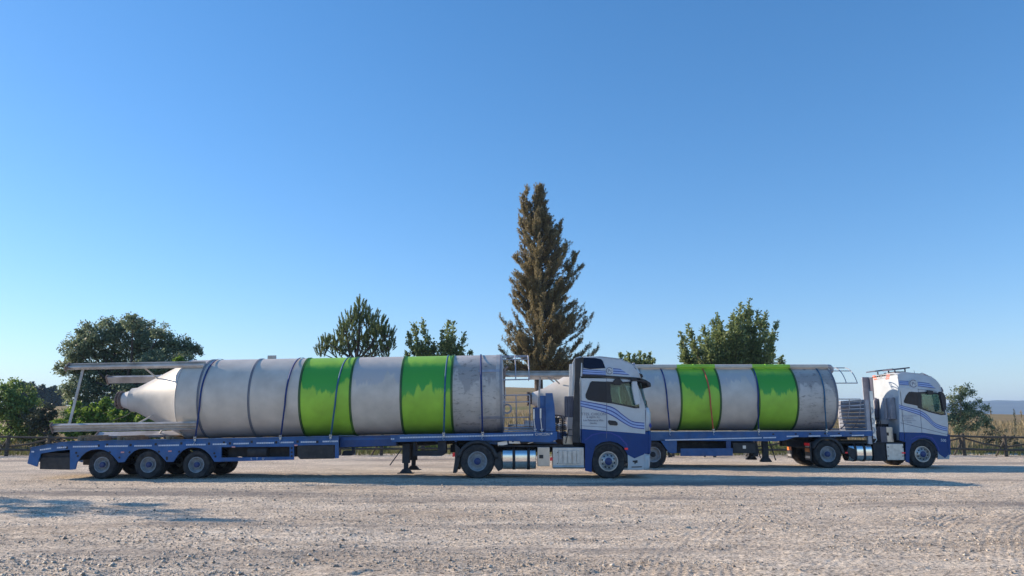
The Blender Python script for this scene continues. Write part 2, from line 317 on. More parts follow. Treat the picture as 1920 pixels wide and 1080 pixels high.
def ground_material():
    m=bpy.data.materials.new("gravel_yard"); m.use_nodes=True; n=m.node_tree; L=n.links; b=n.nodes["Principled BSDF"]; N=n.nodes.new
    b.inputs['Roughness'].default_value=.95; b.inputs['Specular IOR Level'].default_value=.15
    tc=N("ShaderNodeTexCoord"); co=tc.outputs['Object']
    def noise(sc,det=6,rough=.6,v=co,st=None):
        x=N("ShaderNodeTexNoise"); x.inputs['Scale'].default_value=sc; x.inputs['Detail'].default_value=det; x.inputs['Roughness'].default_value=rough
        if st: mp=N("ShaderNodeMapping"); mp.inputs['Scale'].default_value=st; L.new(v,mp.inputs[0]); v=mp.outputs[0]
        L.new(v,x.inputs['Vector']); return x.outputs[0]
    def ramp(f,stops):
        r=N("ShaderNodeValToRGB"); e=r.color_ramp.elements
        e[0].position,e[0].color=stops[0][0],(*stops[0][1],1); e[1].position,e[1].color=stops[-1][0],(*stops[-1][1],1)
        for p,c in stops[1:-1]: q=e.new(p); q.color=(*c,1)
        L.new(f,r.inputs[0]); return r.outputs[0]
    def mix(f,a,c,t='MIX'):
        x=N("ShaderNodeMixRGB"); x.blend_type=t
        if isinstance(f,float): x.inputs[0].default_value=f
        else: L.new(f,x.inputs[0])
        L.new(a,x.inputs[1]); L.new(c,x.inputs[2]); return x.outputs[0]
    base=ramp(noise(.35,5,.6,st=(.5,1.6,1)),[(.3,(.53,.44,.345)),(.5,(.68,.58,.465)),(.7,(.78,.68,.555))])
    fine=ramp(noise(22,8,.75),[(.40,(.20,.19,.19)),(.475,(.95,.94,.92)),(.6,(1.45,1.41,1.34))])
    col=mix(1.0,base,fine,'MULTIPLY')
    med=ramp(noise(2.4,7,.7,st=(.6,1.5,1)),[(.3,(.72,.70,.70)),(.62,(1.12,1.12,1.12))]); col=mix(1.0,col,med,'MULTIPLY')
    # pebbles
    vo=N("ShaderNodeTexVoronoi"); vo.inputs['Scale'].default_value=26; L.new(co,vo.inputs['Vector'])
    pr=ramp(vo.outputs['Color'],[(.2,(.7,.68,.66)),(.9,(1.2,1.2,1.2))]); col=mix(.45,col,pr,'MULTIPLY')
    # darker gravel patches
    dk=ramp(noise(.16,5,.55,st=(.35,2.2,1)),[(.53,(0,0,0)),(.64,(.7,.7,.7))])
    c2=N("ShaderNodeRGB"); c2.outputs[0].default_value=(.2,.18,.17,1); col=mix(dk,col,c2.outputs[0])
    # dry grass beyond the fence
    sp=N("ShaderNodeSeparateXYZ"); L.new(co,sp.inputs[0]); nb=noise(.5,5)
    ad=N("ShaderNodeMath"); ad.operation='MULTIPLY_ADD'; ad.inputs[1].default_value=5; L.new(nb,ad.inputs[0]); L.new(sp.outputs[1],ad.inputs[2])
    mr=N("ShaderNodeMapRange"); mr.inputs['From Min'].default_value=41.5; mr.inputs['From Max'].default_value=44.5; L.new(ad.outputs[0],mr.inputs[0])
    gr=ramp(noise(.12,8,.7,st=(.5,1,1)),[(.35,(.21,.16,.075)),(.5,(.33,.23,.12)),(.68,(.17,.17,.06))])
    col=mix(mr.outputs[0],col,gr)
    L.new(col,b.inputs['Base Color'])
    h1=noise(60,6,.7); h2=noise(14,6,.7); a=N("ShaderNodeMath"); a.operation='MULTIPLY_ADD'; a.inputs[1].default_value=2.0; L.new(h2,a.inputs[0]); L.new(h1,a.inputs[2])
    bp=N("ShaderNodeBump"); bp.inputs['Strength'].default_value=1.0; bp.inputs['Distance'].default_value=.02; L.new(a.outputs[0],bp.inputs['Height']); L.new(bp.outputs[0],b.inputs['Normal'])
    return m
g=fastmesh("ground",V,F,ground_material(),smooth=True); tag(g,kind="structure")
def gh(x,y): return float(ground_h(np.array([float(x)]),np.array([float(y)]))[0])
# loose stones
n=75000; u=RNG.random(n); yy=8.6+ (1/(1/1.0-u*0+0)*0)+ (RNG.random(n)**1.6)*15; xx=(RNG.random(n)*2-1)*(yy*.72+1.5)
clump=vnoise(xx/1.8+7,yy/.7,12)+vnoise(xx/.4,yy/.3,13)*.5; keep=clump>-.08+RNG.random(n)*.25-.12; xx=xx[keep];yy=yy[keep]; n=len(xx)
sz=.005+.011*RNG.random(n)**3+.028*(RNG.random(n)**26)
base=np.array([(1,0,0),(-1,0,0),(0,1,0),(0,-1,0),(0,0,1),(0,0,-.6)],float); tri=np.array([(0,2,4),(2,1,4),(1,3,4),(3,0,4),(2,0,5),(1,2,5),(3,1,5),(0,3,5)])
ang=RNG.random(n)*6.28; jit=.7+RNG.random((n,6,1))*.6; B=base[None]*jit*sz[:,None,None]; B[:,:,2]*=.7
ca,sa=np.cos(ang)[:,None],np.sin(ang)[:,None]; VX=B[:,:,0]*ca-B[:,:,1]*sa+xx[:,None]; VY=B[:,:,0]*sa+B[:,:,1]*ca+yy[:,None]
VZ=B[:,:,2]+(ground_h(xx,yy)+sz*.25)[:,None]; VV=np.stack([VX,VY,VZ],2).reshape(-1,3); FF=(tri[None]+np.arange(n)[:,None,None]*6).reshape(-1,3)
M_stone=leafmat("loose_stones",(.20,.17,.14),(.66,.58,.48),0.0)
tag(fastmesh("gravel",VV,FF,M_stone),"loose grey stones scattered over the gravel yard","gravel",kind="stuff")
# far hills
mb=MB(); rows=[]
for yy_,k in ((2300,0),(2700,.55),(3100,1),(3700,.8),(4500,0)):
    rows.append([(x,yy_,-2+k*(84+9*sin((x-2050)/160+1.4)*math.exp(-((x-2000)/500)**2)+5*sin(x/310)+2.5*sin(x/70)+1.2*sin(x/31))*max(0.25,min(1,(x-300)/1200))) for x in np.linspace(-4200,5200,130)])
mb.grid(rows,flip=False); tag(mb.obj("hills",mat("far_hill_scrub",(.07,.085,.05),.95,var=.4,scale=.01)),kind="structure")
# ---------------- wheels ----------------
def wheel(parent,X,Y,Z,r,w,style,side=1,name="wheel",hub=None):
    """side=+1: outer face looks to -Y. wheel disc > tyre, hub_cap"""
    s=side
    rr=r*.56
    W=MB()
    if style=='front': prof=[(rr*1.02,.0),(rr*1.02,-.012),(rr*.95,-.012),(rr*.9,.05),(rr*.72,.03),(rr*.5,-.03),(rr*.42,-.05),(.01,-.05)]
    else: prof=[(rr*1.02,.0),(rr*1.02,-.012),(rr*.95,-.012),(rr*.92,.09),(rr*.84,.10),(rr*.8,.14),(rr*.62,.145),(rr*.5,.14),(rr*.46,.06),(.01,.06)]
    W.lathe([(a,b*s) for a,b in prof],(X,Y,Z),seg=36)
    off=-.005 if style=='front' else .145
    for k in range(10):
        a=2*PI*k/10+.1; q=rr*(.62); W.lathe([(.014,off*s+.02*s),(.014,(off-.035)*s),(.001,(off-.035)*s)],(X+q*cos(a),Y,Z+q*sin(a)),seg=6,sm=False)
    wo=W.obj(name,M_alud if style=='front' else M_steel,parent)
    if style=='front' :
        H_=MB()
        for k in range(10):
            a=2*PI*k/10+.41; q=rr*.64; H_.lathe([(.03,.012*s),(.03,-.006*s),(.001,-.006*s)],(X+q*cos(a),Y,Z+q*sin(a)),seg=10,sm=False)
        H_.obj("hand_hole",M_black,wo)
    T=MB(); n=2 if style=='dual' else 1
    for i in range(n):
        y0=Y+s*i*(w+.05)
        prof=[(rr,.005),(rr*1.05,-.01),(r*.78,-.03),(r*.93,-.02),(r*.975,.012),(r,.04)]
        k=4
        for j in range(k):
            a=.04+(w-.08)*(j+.82)/k; 
            prof+=[(r,a-.012),(r-.014,a-.008),(r-.014,a+.008),(r,a+.012)] if j<k-1 else []
        prof+=[(r,w-.04),(r*.975,w-.012),(r*.93,w+.02),(r*.78,w+.03),(rr,w-.01)]
        T.lathe([(a,b*s) for a,b in prof],(X,y0,Z),seg=48)
        if style!='trailer' or True:
            for q in range(44):
                a=2*PI*q/44
                for yy in (.012,w-.062):
                    c=Vector((X+(r-.002)*cos(a),y0+s*(yy+.025),Z+(r-.002)*sin(a))); t=Vector((-sin(a),0,cos(a)))
                    T.bar(c-t*.017,c+t*.017,.05,.012,up=(cos(a),0,sin(a)))
    T.obj("tyre",M_rub,wo)
    C=MB(); hr=rr*(.40 if style=='front' else .36)
    dep=-.055 if style=='front' else (.0 if style=='dual' else .02)
    C.lathe([(hr,(.07 if style!='front' else -.02)*s),(hr,dep*s),(hr*.85,(dep-.02)*s),(hr*.4,(dep-.03)*s),(.001,(dep-.03)*s)],(X,Y,Z),seg=24)
    C.obj("hub_cap",hub or M_hub,wo)
    return wo
def axle_set(parent,X,Y0,Y1,r,w,style,hub=None):
    wheel(parent,X,Y0,r,r,w,style,1,hub=hub); wheel(parent,X,Y1,r,r,w,style,-1,hub=hub)

# ---------------- silo ----------------
def silo(name,label,cx0,rings,xe,Yc,zc0,slope,Rr,legs,cone_len,levels,pipe=None,group=None,gap=(12,38),railwrap=(-65,100)):
    """axis along X; cx0 = start of shell; rings = X of joints; legs=[(dy,dz)]"""
    root=thing(name,(cx0,Yc,zc0-Rr),label,"silo",group)
    cols=[None,None,None,'g','n','g','d']
    xs_=[cx0]+rings+[xe]
    kinds=['n','n','n','g','n','g','d']
    for i,k in enumerate(kinds):
        a,b=xs_[i],xs_[i+1]
        m=MB(); m.lathe([(Rr,a+.004),(Rr,b-.004)],(0,Yc,zc0),axis='X',seg=96)
        lv=levels[i]
        mt=band_mat({'n':"grey_shell_paint",'g':"green_shell_paint",'d':"soiled_shell_paint"}[k],{'n':GREY,'g':GRN,'d':(.54,.50,.46)}[k],{'n':GREYW,'g':GRNW,'d':(.36,.33,.31)}[k],lv+Rr,cx0*3+i*5.3,1 if k=='d' else 0)
        m.obj({'n':"grey_shell",'g':"green_shell",'d':"soiled_shell"}[k],mt,root)
    fr=MB()
    for q,X in enumerate(rings+[xe-.03]):
        # rolled joint: two small flanges with a dark seam
        fr=MB()
        for d in (-.022,.022): fr.lathe([(Rr-.005,d-.014),(Rr+.022,d-.010),(Rr+.022,d+.010),(Rr-.005,d+.014)],(X,Yc,zc0),axis='X',seg=96)
        green=(q in (2,3,4,5)); fr.obj("ring_joint",band_mat("joint_paint",(.10,.24,.03) if green else (.33,.32,.34),(.03,.12,.03) if green else (.2,.22,.27),Rr+.3,q,0),root)
    # cone
    c=MB(); r1=.40; L_=cone_len
    c.lathe([(Rr,0),(Rr+.02,-.01),(Rr,-.03),(r1,-L_),(r1-.01,-L_-.16),(r1-.05,-L_-.17)],(cx0,Yc,zc0),axis='X',seg=80)
    cn=c.obj("cone",band_mat("cone_paint",(.50,.48,.45),(.4,.42,.48),Rr*3,3.1),root)
    c=MB(); c.lathe([(r1-.07,-L_-.165),(r1-.08,-L_-.2),(.25,-L_-.44),(.23,-L_-.45)],(cx0,Yc,zc0),axis='X',seg=48)
    c.obj("outlet_neck",band_mat("neck_paint",(.55,.54,.53),(.4,.42,.48),Rr*3,5.1),cn)
    c=MB(); f=-L_-.45
    c.lathe([(.22,f),(.23,f-.05),(.30,f-.05),(.30,f-.075),(.22,f-.075),(.22,f-.15),(.29,f-.15),(.29,f-.18),(.2,f-.18)],(cx0,Yc,zc0),axis='X',seg=40,sm=False)
    for k in range(12):
        a=2*PI*k/12; c.bar((cx0+f-.04,Yc+.26*cos(a),zc0+.26*sin(a)),(cx0+f-.2,Yc+.26*cos(a),zc0+.26*sin(a)),.025)
    c.obj("outlet_flange",M_rust,cn)
    c=MB(); c.tube([(cx0-L_-.1,Yc-.15,zc0-.4),(cx0-L_-.3,Yc-.2,zc0-.55),(cx0-L_-.65,Yc-.25,zc0-.66)],.012,6); c.obj("cable",M_strapR if False else M_timber,cn)
    # legs : rolled channels
    lx0=legs['x0'];lx1=legs['x1']
    for (dy,dz,ext) in legs['pos']:
        m=MB(); y=Yc+dy; z=zc0+dz; w=.125; t=.02
        ry=Vector((0,dy,dz)).normalized(); tn=Vector((0,-ry.z,ry.y))
        def P(x,a,b): return (x,y+ry.y*a+tn.y*b,z+ry.z*a+tn.z*b)
        x0=lx0+ext
        # web + two flanges
        for (a0,a1,b0,b1) in ((-.02,0,-w,w),(0,.07,-w,-w+t),(0,.07,w-t,w)):
            m.add([P(x0,a0,b0),P(lx1,a0,b0),P(lx1,a1,b0),P(x0,a1,b0),P(x0,a0,b1),P(lx1,a0,b1),P(lx1,a1,b1),P(x0,a1,b1)],
              [(3,2,1,0),(4,5,6,7),(0,1,5,4),(1,2,6,5),(2,3,7,6),(3,0,4,7)])
        # raised centre fold
        m.add([P(x0,0,-.06),P(lx1,0,-.06),P(lx1,.05,0),P(x0,.05,0),P(x0,0,.06),P(lx1,0,.06)],[(0,1,2,3),(3,2,5,4),(0,3,4),(1,5,2)])
        lg=m.obj("leg",M_leg,root)
        m=MB(); m.add([P(x0-.03,-.06,-w-.04),P(x0,-.06,-w-.04),P(x0,.10,-w-.04),P(x0-.03,.10,-w-.04),P(x0-.03,-.06,w+.04),P(x0,-.06,w+.04),P(x0,.10,w+.04),P(x0-.03,.10,w+.04)],
              [(3,2,1,0),(4,5,6,7),(0,1,5,4),(1,2,6,5),(2,3,7,6),(3,0,4,7)])
        m.add([P(x0,.0,-w),P(x0+.3,.0,-w),P(x0,.12,-w)],[(0,1,2)]); m.add([P(x0,.0,w),P(x0+.3,.0,w),P(x0,.12,w)],[(0,1,2)])
        m.obj("foot_plate",M_rust,lg)
    P4=[(Yc+a,zc0+b) for a,b,_ in legs['pos']]
    # braces
    xb=cx0-1.35
    for i,(y,z) in enumerate(P4):
        m=MB(); k=.62; m.bar((xb,y,z),(cx0-.95,Yc+(y-Yc)*.62,zc0+(z-zc0)*.62),.045); m.obj("brace",M_leg,root)
    for (i,j,dx) in ((0,1,.55),):
        m=MB(); m.bar((lx0+dx-.05,*P4[i]),(lx0+dx-.28+.1,*P4[j]),.07,.04); m.obj("tie_bar",M_leg,root)
    # end roof, shallow cone + hatch pipe
    m=MB(); m.lathe([(Rr,xe),(Rr-.02,xe+.03),(.3,xe+.10),(.01,xe+.12)],(0,Yc,zc0),axis='X',seg=64); m.obj("roof_sheet",M_leg,root)
    # guard rail: two hoops beyond the roof with posts
    g0,g1=gap; a0,a1=railwrap
    def hoop(ang0,ang1,x,r=Rr*.97):
        # angle 0 = near side (-Y), 90 = top
        n=max(3,int(abs(ang1-ang0)/8)); return [(x,Yc-r*cos(R(a)),zc0+r*sin(R(a))) for a in np.linspace(ang0,ang1,n)]
    for seg in ((a0,g0),(g1,a1)):
        m=MB()
        for x in (xe+.45,xe+.88): m.tube(hoop(seg[0],seg[1],x),.019,6)
        for a in (seg[0],seg[1]):
            p=hoop(a,a+.1,xe)[0]; m.tube([p,(xe+.88,p[1],p[2])],.022,6)
        m.obj("guard_rail",M_chalk,root)
    for a in (-40,-15,60,85):
        if g0<a<g1: continue
        m=MB(); p=hoop(a,a+.1,xe)[0]; m.tube([p,(xe+.88,p[1],p[2])],.02,6); m.obj("rail_post",M_chalk,root)
    # fill pipes
    if pipe:
        a=R(pipe['ang']); rp=Rr+.10; ends=[pipe['x0']]+[x for x in rings if x>pipe['x0']]+[xe-.02]
        y=Yc-rp*cos(a); z=zc0+rp*sin(a)
        ks=[kinds[rings.index(x)] if x in rings else 'd' for x in ends[1:]]
        for i in range(len(ends)-1):
            m=MB(); m.tube([(ends[i],y,z),(ends[i+1],y,z)],.085,16)
            k=ks[i]; m.obj("fill_pipe",band_mat("pipe_paint",GRN if k=='g' else GREY,(.05,.2,.04) if k=='g' else GREYW,Rr*2+.2,i),root)
        m=MB(); pts=[(xe-.02,y,z),(xe+.08,y,z-.01),(xe+.15,y+.03,z-.07),(xe+.16,y+.05,z-.16),(xe+.10,y+.06,z-.24),(xe,y+.06,z-.25)]
        m.tube(pts,.085,16); m.obj("pipe_elbow",M_chalk,root)
        for x in pipe['br']:
            m=MB(); m.box(x-.03,x+.03,y-.02,y+.05,z-.14,z); m.tube([(x-.03,y,z),(x+.03,y,z)],.1,16); m.obj("pipe_bracket",band_mat("bracket_paint",GRN,GRN,9,0),root)
    else:
        m=MB(); m.lathe([(.17,-.02),(.17,.03),(.11,.03),(.11,-.02)],(xe+.15,Yc-.62,zc0-.52),axis='Y',seg=24,close=True); m.bar((xe,Yc-.62,zc0-.38),(xe+.15,Yc-.62,zc0-.38),.05); m.obj("pipe_elbow",M_chalk,root)
        m=MB(); m.tube([(xe+.04,Yc-.75,zc0-.2),(xe+.08,Yc-.75,zc0+.75),(xe+.2,Yc-.7,zc0+.85)],.05,8); m.obj("vent_pipe",M_rust,root)
        m=MB(); m.box(-8.05-.14,-8.05+.14,Yc-.03,Yc+.03,zc0+Rr,zc0+Rr+.12); m.box(-8.05-.08,-8.05-.03,Yc-.05,Yc+.05,zc0+Rr+.04,zc0+Rr+.1)
        m.obj("lifting_lug",M_leg,root)
        # end frame strips on the soiled shell
        for a in (32,-38):
            m=MB(); p0=hoop(a-2.2,a,0,Rr+.012)[0]; p1=hoop(a+2.2,a,0,Rr+.012)[0]
            m.add([(xe-.75,p0[1],p0[2]),(xe-.02,p0[1],p0[2]),(xe-.02,p1[1],p1[2]),(xe-.75,p1[1],p1[2])],[(0,1,2,3)])
            m.obj("rail_bracket",M_chalk,root,solid=.012)
        m=MB(); m.lathe([(Rr+.002,-.16),(Rr+.01,-.16),(Rr+.01,0),(Rr+.002,0)],(xe-.02,Yc,zc0),axis='X',seg=96); m.obj("edge_band",M_leg,root)
    root.rotation_euler=(0,-slope,0)
    return root
E1=dict(x0=-14.42,x1=-9.98,pos=[(-.80,1.06,0),(-1.12,-.86,-.12),(.72,-1.12,.30),(1.02,.74,.35)])
silo1=silo("silo","white feed silo with two green bands on the nearer trailer, cone and legs showing",
  -10.66,[-9.95,-8.34,-6.73,-5.12,-3.51,-1.90],-.30,25.2,2.50,R(1.0),1.285,E1,1.82,[9,9,9.9,1.55,1.9,1.42,1.75],gap=(-5,18))
E2=dict(x0=.62,x1=4.2,pos=[(-1.02,.92,-.9),(-.98,-1.12,-.75),(1.0,-.97,-.1),(.98,.93,.1)])
silo2=silo("silo","green-banded white silo with a pipe on top, partly behind the nearer cab",
  2.85,[3.6,5.1,6.62,8.15,9.65,11.17],12.72,30.7,2.68,R(0.05),1.275,E2,1.6,[9,9,1.95,1.62,2.0,1.62,1.75],pipe=dict(ang=66,x0=4.0,br=[7.3,10.2]),gap=(-3,27),railwrap=(-80,90))
# ---------------- straps ----------------
def strap(xb,xt,Yn,Yf,zd,Yc,zc,Rr,m,desc,grp,slope_z=0):
    """tie-down from the near deck edge over the silo to the far edge"""
    pts=[]; z0=zd
    root=thing("tie_down_strap",(xb,Yn,zd),desc,"strap",grp)
    arc=[(Yn-.01,zd+.02)]
    for a in np.linspace(-12,192,50): arc.append((Yc-(Rr+.03)*cos(R(a)),zc+(Rr+.03)*sin(R(a))))
    arc.append((Yf+.01,zd+.02)); acc=[0]
    for p,q in zip(arc[:-1],arc[1:]): acc.append(acc[-1]+math.hypot(q[0]-p[0],q[1]-p[1]))
    half=acc[-1]/2; b=MB(); rows=[]
    for (y,z),s in zip(arc,acc):
        x=xb+(xt-xb)*s/half*1.0; rows.append([(x-.027,y,z),(x+.027,y,z)])
    b.grid(rows); b.obj("webbing",m,root,solid=.006)
    r=MB(); r.box(xb-.03,xb+.03,Yn-.035,Yn-.015,zd-.02,zd+.05); r.bar((xb-.04,Yn-.045,zd+.09),(xb+.04,Yn-.045,zd+.09),.025); r.bar((xb-.035,Yn-.045,zd+.04),(xb-.035,Yn-.045,zd+.12),.01); r.bar((xb+.035,Yn-.045,zd+.04),(xb+.035,Yn-.045,zd+.12),.01)
    r.obj("ratchet",M_alud,root)
    h=MB(); h.tube([(xb,Yn-.02,zd-.03),(xb-.03,Yn-.04,zd-.08),(xb,Yn-.04,zd-.13),(xb+.03,Yn-.02,zd-.1)],.011,6); h.obj("hook",M_alud,root)
    return root
def s1z(x): return 2.50+(x+10.66)*math.tan(R(1.0))
def d1(x): return 1.20+ (x+9.7)*.0165   # deck height
for xb,xt,m,ds in ((-9.92,-9.80,M_strapD,"navy strap nearest the cone, following the first ring of the left silo"),(-7.25,-7.05,M_strapD,"dark blue slanting strap on the plain grey section of the left silo"),
   (-5.68,-5.42,M_strapB,"teal slanting strap across the first green band of the left silo"),(-2.14,-2.12,M_strapB,"teal upright strap at the right edge of the second green band, left silo"),
   (-.92,-1.05,M_strapD,"navy strap over the soiled end section of the left silo")):
    strap(xb,xt,23.86,26.5,d1(xb)-.02,25.2,s1z(xb),1.285,m,ds,"tie-down straps over the silos")
for xb,xt,m,ds in ((6.1,5.95,M_strapD,"navy strap over the grey section just right of the near cab"),(7.78,7.63,M_strapR,"orange-red strap across the first green band of the right silo"),
   (9.52,9.72,M_strapD,"dark navy strap at the joint before the second green band of the right silo"),(12.15,12.25,M_strapB,"blue strap over the soiled end section of the right silo")):
    strap(xb,xt,29.37,31.98,1.37,30.7,2.68,1.275,m,ds,"tie-down straps over the silos")

# ---------------- trailer 1 ----------------
YN=23.9; YF=26.44
def q1(px,py): return at(px,py if py>500 else 840,YN)
tr=thing("flatbed_trailer",(-9.8,25.17,0),"long blue flatbed trailer in front, three small wheels under arched panels, carrying the left silo","trailer","blue flatbed trailers")
deck_top=[(57,840),(107,831),(135,828),(320,825),(480,822),(635,818)]
rim_bot=[(635,833),(551,834),(402,838),(131,843.5),(60,853)]
def panel(name,poly,holes=(),m=M_blue,both=True,th=.05,y=YN,bev=.008,par=None):
    P=[q1(*p) for p in poly]; Hh=[[q1(*p) for p in h] for h in holes]
    a=MB(); a.prism(P,y,y+th,Hh); o=a.obj(name,m,par or tr,bevel=bev)
    if both: a=MB(); a.prism(P,YF-th-(y-YN),YF-(y-YN),Hh); a.obj(name,m,par or tr,bevel=bev)
    return o
def arch(cx,x0,x1,ytop,ybot,n=9):
    """points of a wheel arch, left to right, in photo pixels"""
    out=[]
    for i in range(n+1):
        t=i/n; x=x0+(x1-x0)*t; a=abs(2*t-1)
        out.append((x,ybot+(ytop-ybot)*(1-a**2.6)))
    return out
side=[*deck_top,(635,859),(628,859.5),(628,834),(551,835.5),(551,862),(402,866)]
side+=arch(357,312+90,324,838.5,866)[0:0]
a3=arch(0,325,402,839,866); a2=arch(0,233,310,841,866.5); a1=arch(0,144,221,842.5,867)
side+=a3[::-1][1:]+[(312,866)]+a2[::-1][1:]+[(222,867)]+a1[::-1][1:]+[(141,880),(131,881),(131,843),(107,845.5),(76,850.5),(69,875),(51,869),(57.5,842)]
panel("side_panel",side,[[(415,838.5),(543,837.5),(543,856.5),(415,858)]])
# deck: cross planks
m=MB(); pts=[q1(*p) for p in deck_top]; 
for (xa,za),(xb,zb) in zip(pts[:-1],pts[1:]):
    m.add([(xa,YN+.05,za-.06),(xb,YN+.05,zb-.06),(xb,YF-.05,zb-.06),(xa,YF-.05,za-.06),(xa,YN+.05,za-.01),(xb,YN+.05,zb-.01),(xb,YF-.05,zb-.01),(xa,YF-.05,za-.01)],
      [(3,2,1,0),(4,5,6,7),(0,1,5,4),(1,2,6,5),(2,3,7,6),(3,0,4,7)])
m.obj("deck",M_blue_d,tr)
# edge rail flange
m=MB()
for (xa,za),(xb,zb) in zip(pts[:-1],pts[1:]): m.bar((xa,YN-.012,za+.005),(xb,YN-.012,zb+.005),.05,.02)
m.obj("edge_rail",M_blue,tr)
# stake pockets and lashing holes
m=MB()
for px,py in ((117,838),(125,839),(185,835),(201,833.5),(245,834),(292,832.5),(340,831),(392,831.5),(420,829.5),(431,831),(472,828),(518,829),(558,827.5),(595,828)):
    x,z=q1(px,py); m.box(x-.035,x+.035,YN-.004,YN+.004,z-.045,z+.03)
for px,py in ((146,855),(143,849),(224,858),(313,858),(313,861),(402,850),(404,856),(547,840),(547,848),(547,855),(206,848),(243,848),(298,847),(336,847)):
    x,z=q1(px,py); m.lathe([(.035,-.004),(.001,-.004)],(x,YN,z),seg=12)
m.obj("pocket_hole",M_dark,tr)
for (a,b,py0,py1) in ((59,65,847,846),(75,96,843.5,840.5),(107,125,839.5,838.5),(137,184,837.5,836.8),(197,240,836.8,836.3),(252,285,836,835.5),(297,336,835.3,834.6),(349,386,834,833.5),(399,425,833,832.5),(438,467,832,831.3),(481,514,830.8,830.2),(526,551,829.6,829.2),(564,593,828.8,828.4),(605,634,827.8,827.2)):
    k=max(1,int((b-a)/3.2)); m=MB()
    for i in range(k):
        x0,z0=q1(a+(b-a)*i/k,py0+(py1-py0)*i/k); x1,_=q1(a+(b-a)*(i+.82)/k,py0)
        m.box(x0,x1+.001,YN-.006,YN-.001,z0-.022,z0+.022)
    m.obj("reflective_tape",M_tape,tr)
m=MB()
for px,py in ((230,848),(319,846),(438,838),(555,835)):
    x,z=q1(px,py); m.box(x-.05,x+.05,YN-.02,YN-.001,z-.02,z+.02)
m.obj("marker_lamp",mat("marker_lamp_lens",(.75,.35,.33),.3),tr)
# chassis beams, cross members, rear box, boxes
m=MB(); x0,_=q1(132,0+850); x1,_=q1(900,830)
for y in (24.72,25.5): m.prism([(-13.9,.80),(-5.6,.92),(-5.5,.92),(0.9,1.13),(0.9,1.27),(-5.5,1.14),(-13.9,.98)],y,y+.12)
for x in np.arange(-13.6,-5.6,.6): m.box(x,x+.06,YN+.06,YF-.06,.93+(x+13.6)*.012,1.03+(x+13.6)*.012)
m.obj("chassis_frame",M_dark,tr)
m=MB(); m.prism([q1(*p) for p in ((632,819.5),(740,817),(740,836),(632,839.5))],YN+.35,YF-.35); m.obj("extension_beam",M_blue_d,tr,bevel=.01)
m=MB(); m.prism([q1(*p) for p in ((640,823),(735,821),(735,824),(640,826))],YN+.34,YN+.35); m.obj("beam_flange",M_blue,tr)
panel("mud_guard",[(73,858),(129,857.5),(130.5,881),(72,880)],m=M_black,y=YN+.06,th=.03)
m=MB(); m.box(-14.9,-13.75,YN+.12,YF-.12,.55,.78); m.obj("ramp_box",M_dark,tr)
m=MB(); m.prism([q1(*p) for p in ((557,835.5),(626,834.5),(626,860),(562,861),(557,855))],YN+.02,YN+.7); m.obj("tool_box",M_black,tr,bevel=.02)
m=MB(); m.prism([q1(*p) for p in ((640,846),(656,845),(657,842),(660,842),(660,850),(655,855),(636,855))],YN+.3,YN+.5); m.obj("spare_bracket",M_dark,tr)
m=MB(); m.box(-9.0,-6.85,YN+.35,YN+.9,.66,1.02); m.obj("recess_filler",M_dark,tr)  # plain box added behind the side panel opening so the recess shows dark
m=MB(); m.lathe([(.001,-.3),(.19,-.3),(.22,-.24),(.22,.24),(.19,.3),(.001,.3)],(-8.0,24.12,.80),axis='X',seg=24); m.obj("air_tank",M_dark,tr)
# rear end
m=MB(); zr=.45
m.box(-15.0,-14.93,YN+.05,YF-.05,.50,.98); m.box(-15.06,-15.0,YN+.1,YN+.4,.62,.75); m.box(-15.06,-15.0,YF-.4,YF-.1,.62,.75); m.obj("rear_beam",M_blue,tr)
# axles + wheels
for X in (-12.81,-11.36,-9.86):
    axle_set(tr,X,YN+.035,YF-.035,.425,.235,'dual')
    m=MB(); m.tube([(X,YN+.3,.42),(X,YF-.3,.42)],.07,12); m.box(X-.5,X+.1,24.65,24.75,.4,.55); m.box(X-.5,X+.1,25.6,25.7,.4,.55); m.obj("axle",M_dark,tr)
# letters on the side panel
for px,ch in ((470,"L"),(480,"T"),(491,"U")): text_obj("lettering",ch,(q1(px,862)[0],YN-.003,q1(px,862.0)[1]),.10,M_white,tr)
# front deck
fd=[(732,815.5),(940,811.5),(1036,809.5),(1045,809),(1045,824),(1030,830),(945,826.5),(855,826),(735,829)]
m=MB(); P=[q1(*p) for p in fd]; m.prism(P,YN,YN+.06); m.obj("front_side_rail",M_blue,tr,bevel=.008)
m=MB(); m.prism(P,YF-.06,YF); m.obj("front_side_rail",M_blue,tr,bevel=.008)
a_=q1(733,816);b_=q1(1045,809.3)
m=MB(); m.add([(a_[0],YN+.06,a_[1]-.07),(b_[0],YN+.06,b_[1]-.07),(b_[0],YF-.06,b_[1]-.07),(a_[0],YF-.06,a_[1]-.07),(a_[0],YN+.06,a_[1]-.01),(b_[0],YN+.06,b_[1]-.01),(b_[0],YF-.06,b_[1]-.01),(a_[0],YF-.06,a_[1]-.01)],
      [(3,2,1,0),(4,5,6,7),(0,1,5,4),(1,2,6,5),(2,3,7,6),(3,0,4,7)])
for x in np.arange(a_[0]+.2,b_[0],.6): m.box(x,x+.06,YN+.06,YF-.06,1.12,1.2)
m.obj("front_deck",M_blue_d,tr)
m=MB()
for i in range(84):
    a=750+i*2.98; x0,z0=q1(a,820.7-(a-750)*.0225); x1,_=q1(a+2.4,820)
    m.box(x0,x1,YN-.006,YN-.001,z0-.023,z0+.023)
m.obj("reflective_tape",M_tape,tr)
m=MB()
for a in (733,736.5): x0,z0=q1(a,823); m.box(x0,x0+.045,YN-.006,YN-.001,z0-.025,z0+.025)
m.obj("reflective_tape",M_tape,tr)
x,z=q1(1003,816.5); text_obj("lettering","CHICÓN",(x,YN-.003,z),.115,M_silver,tr)
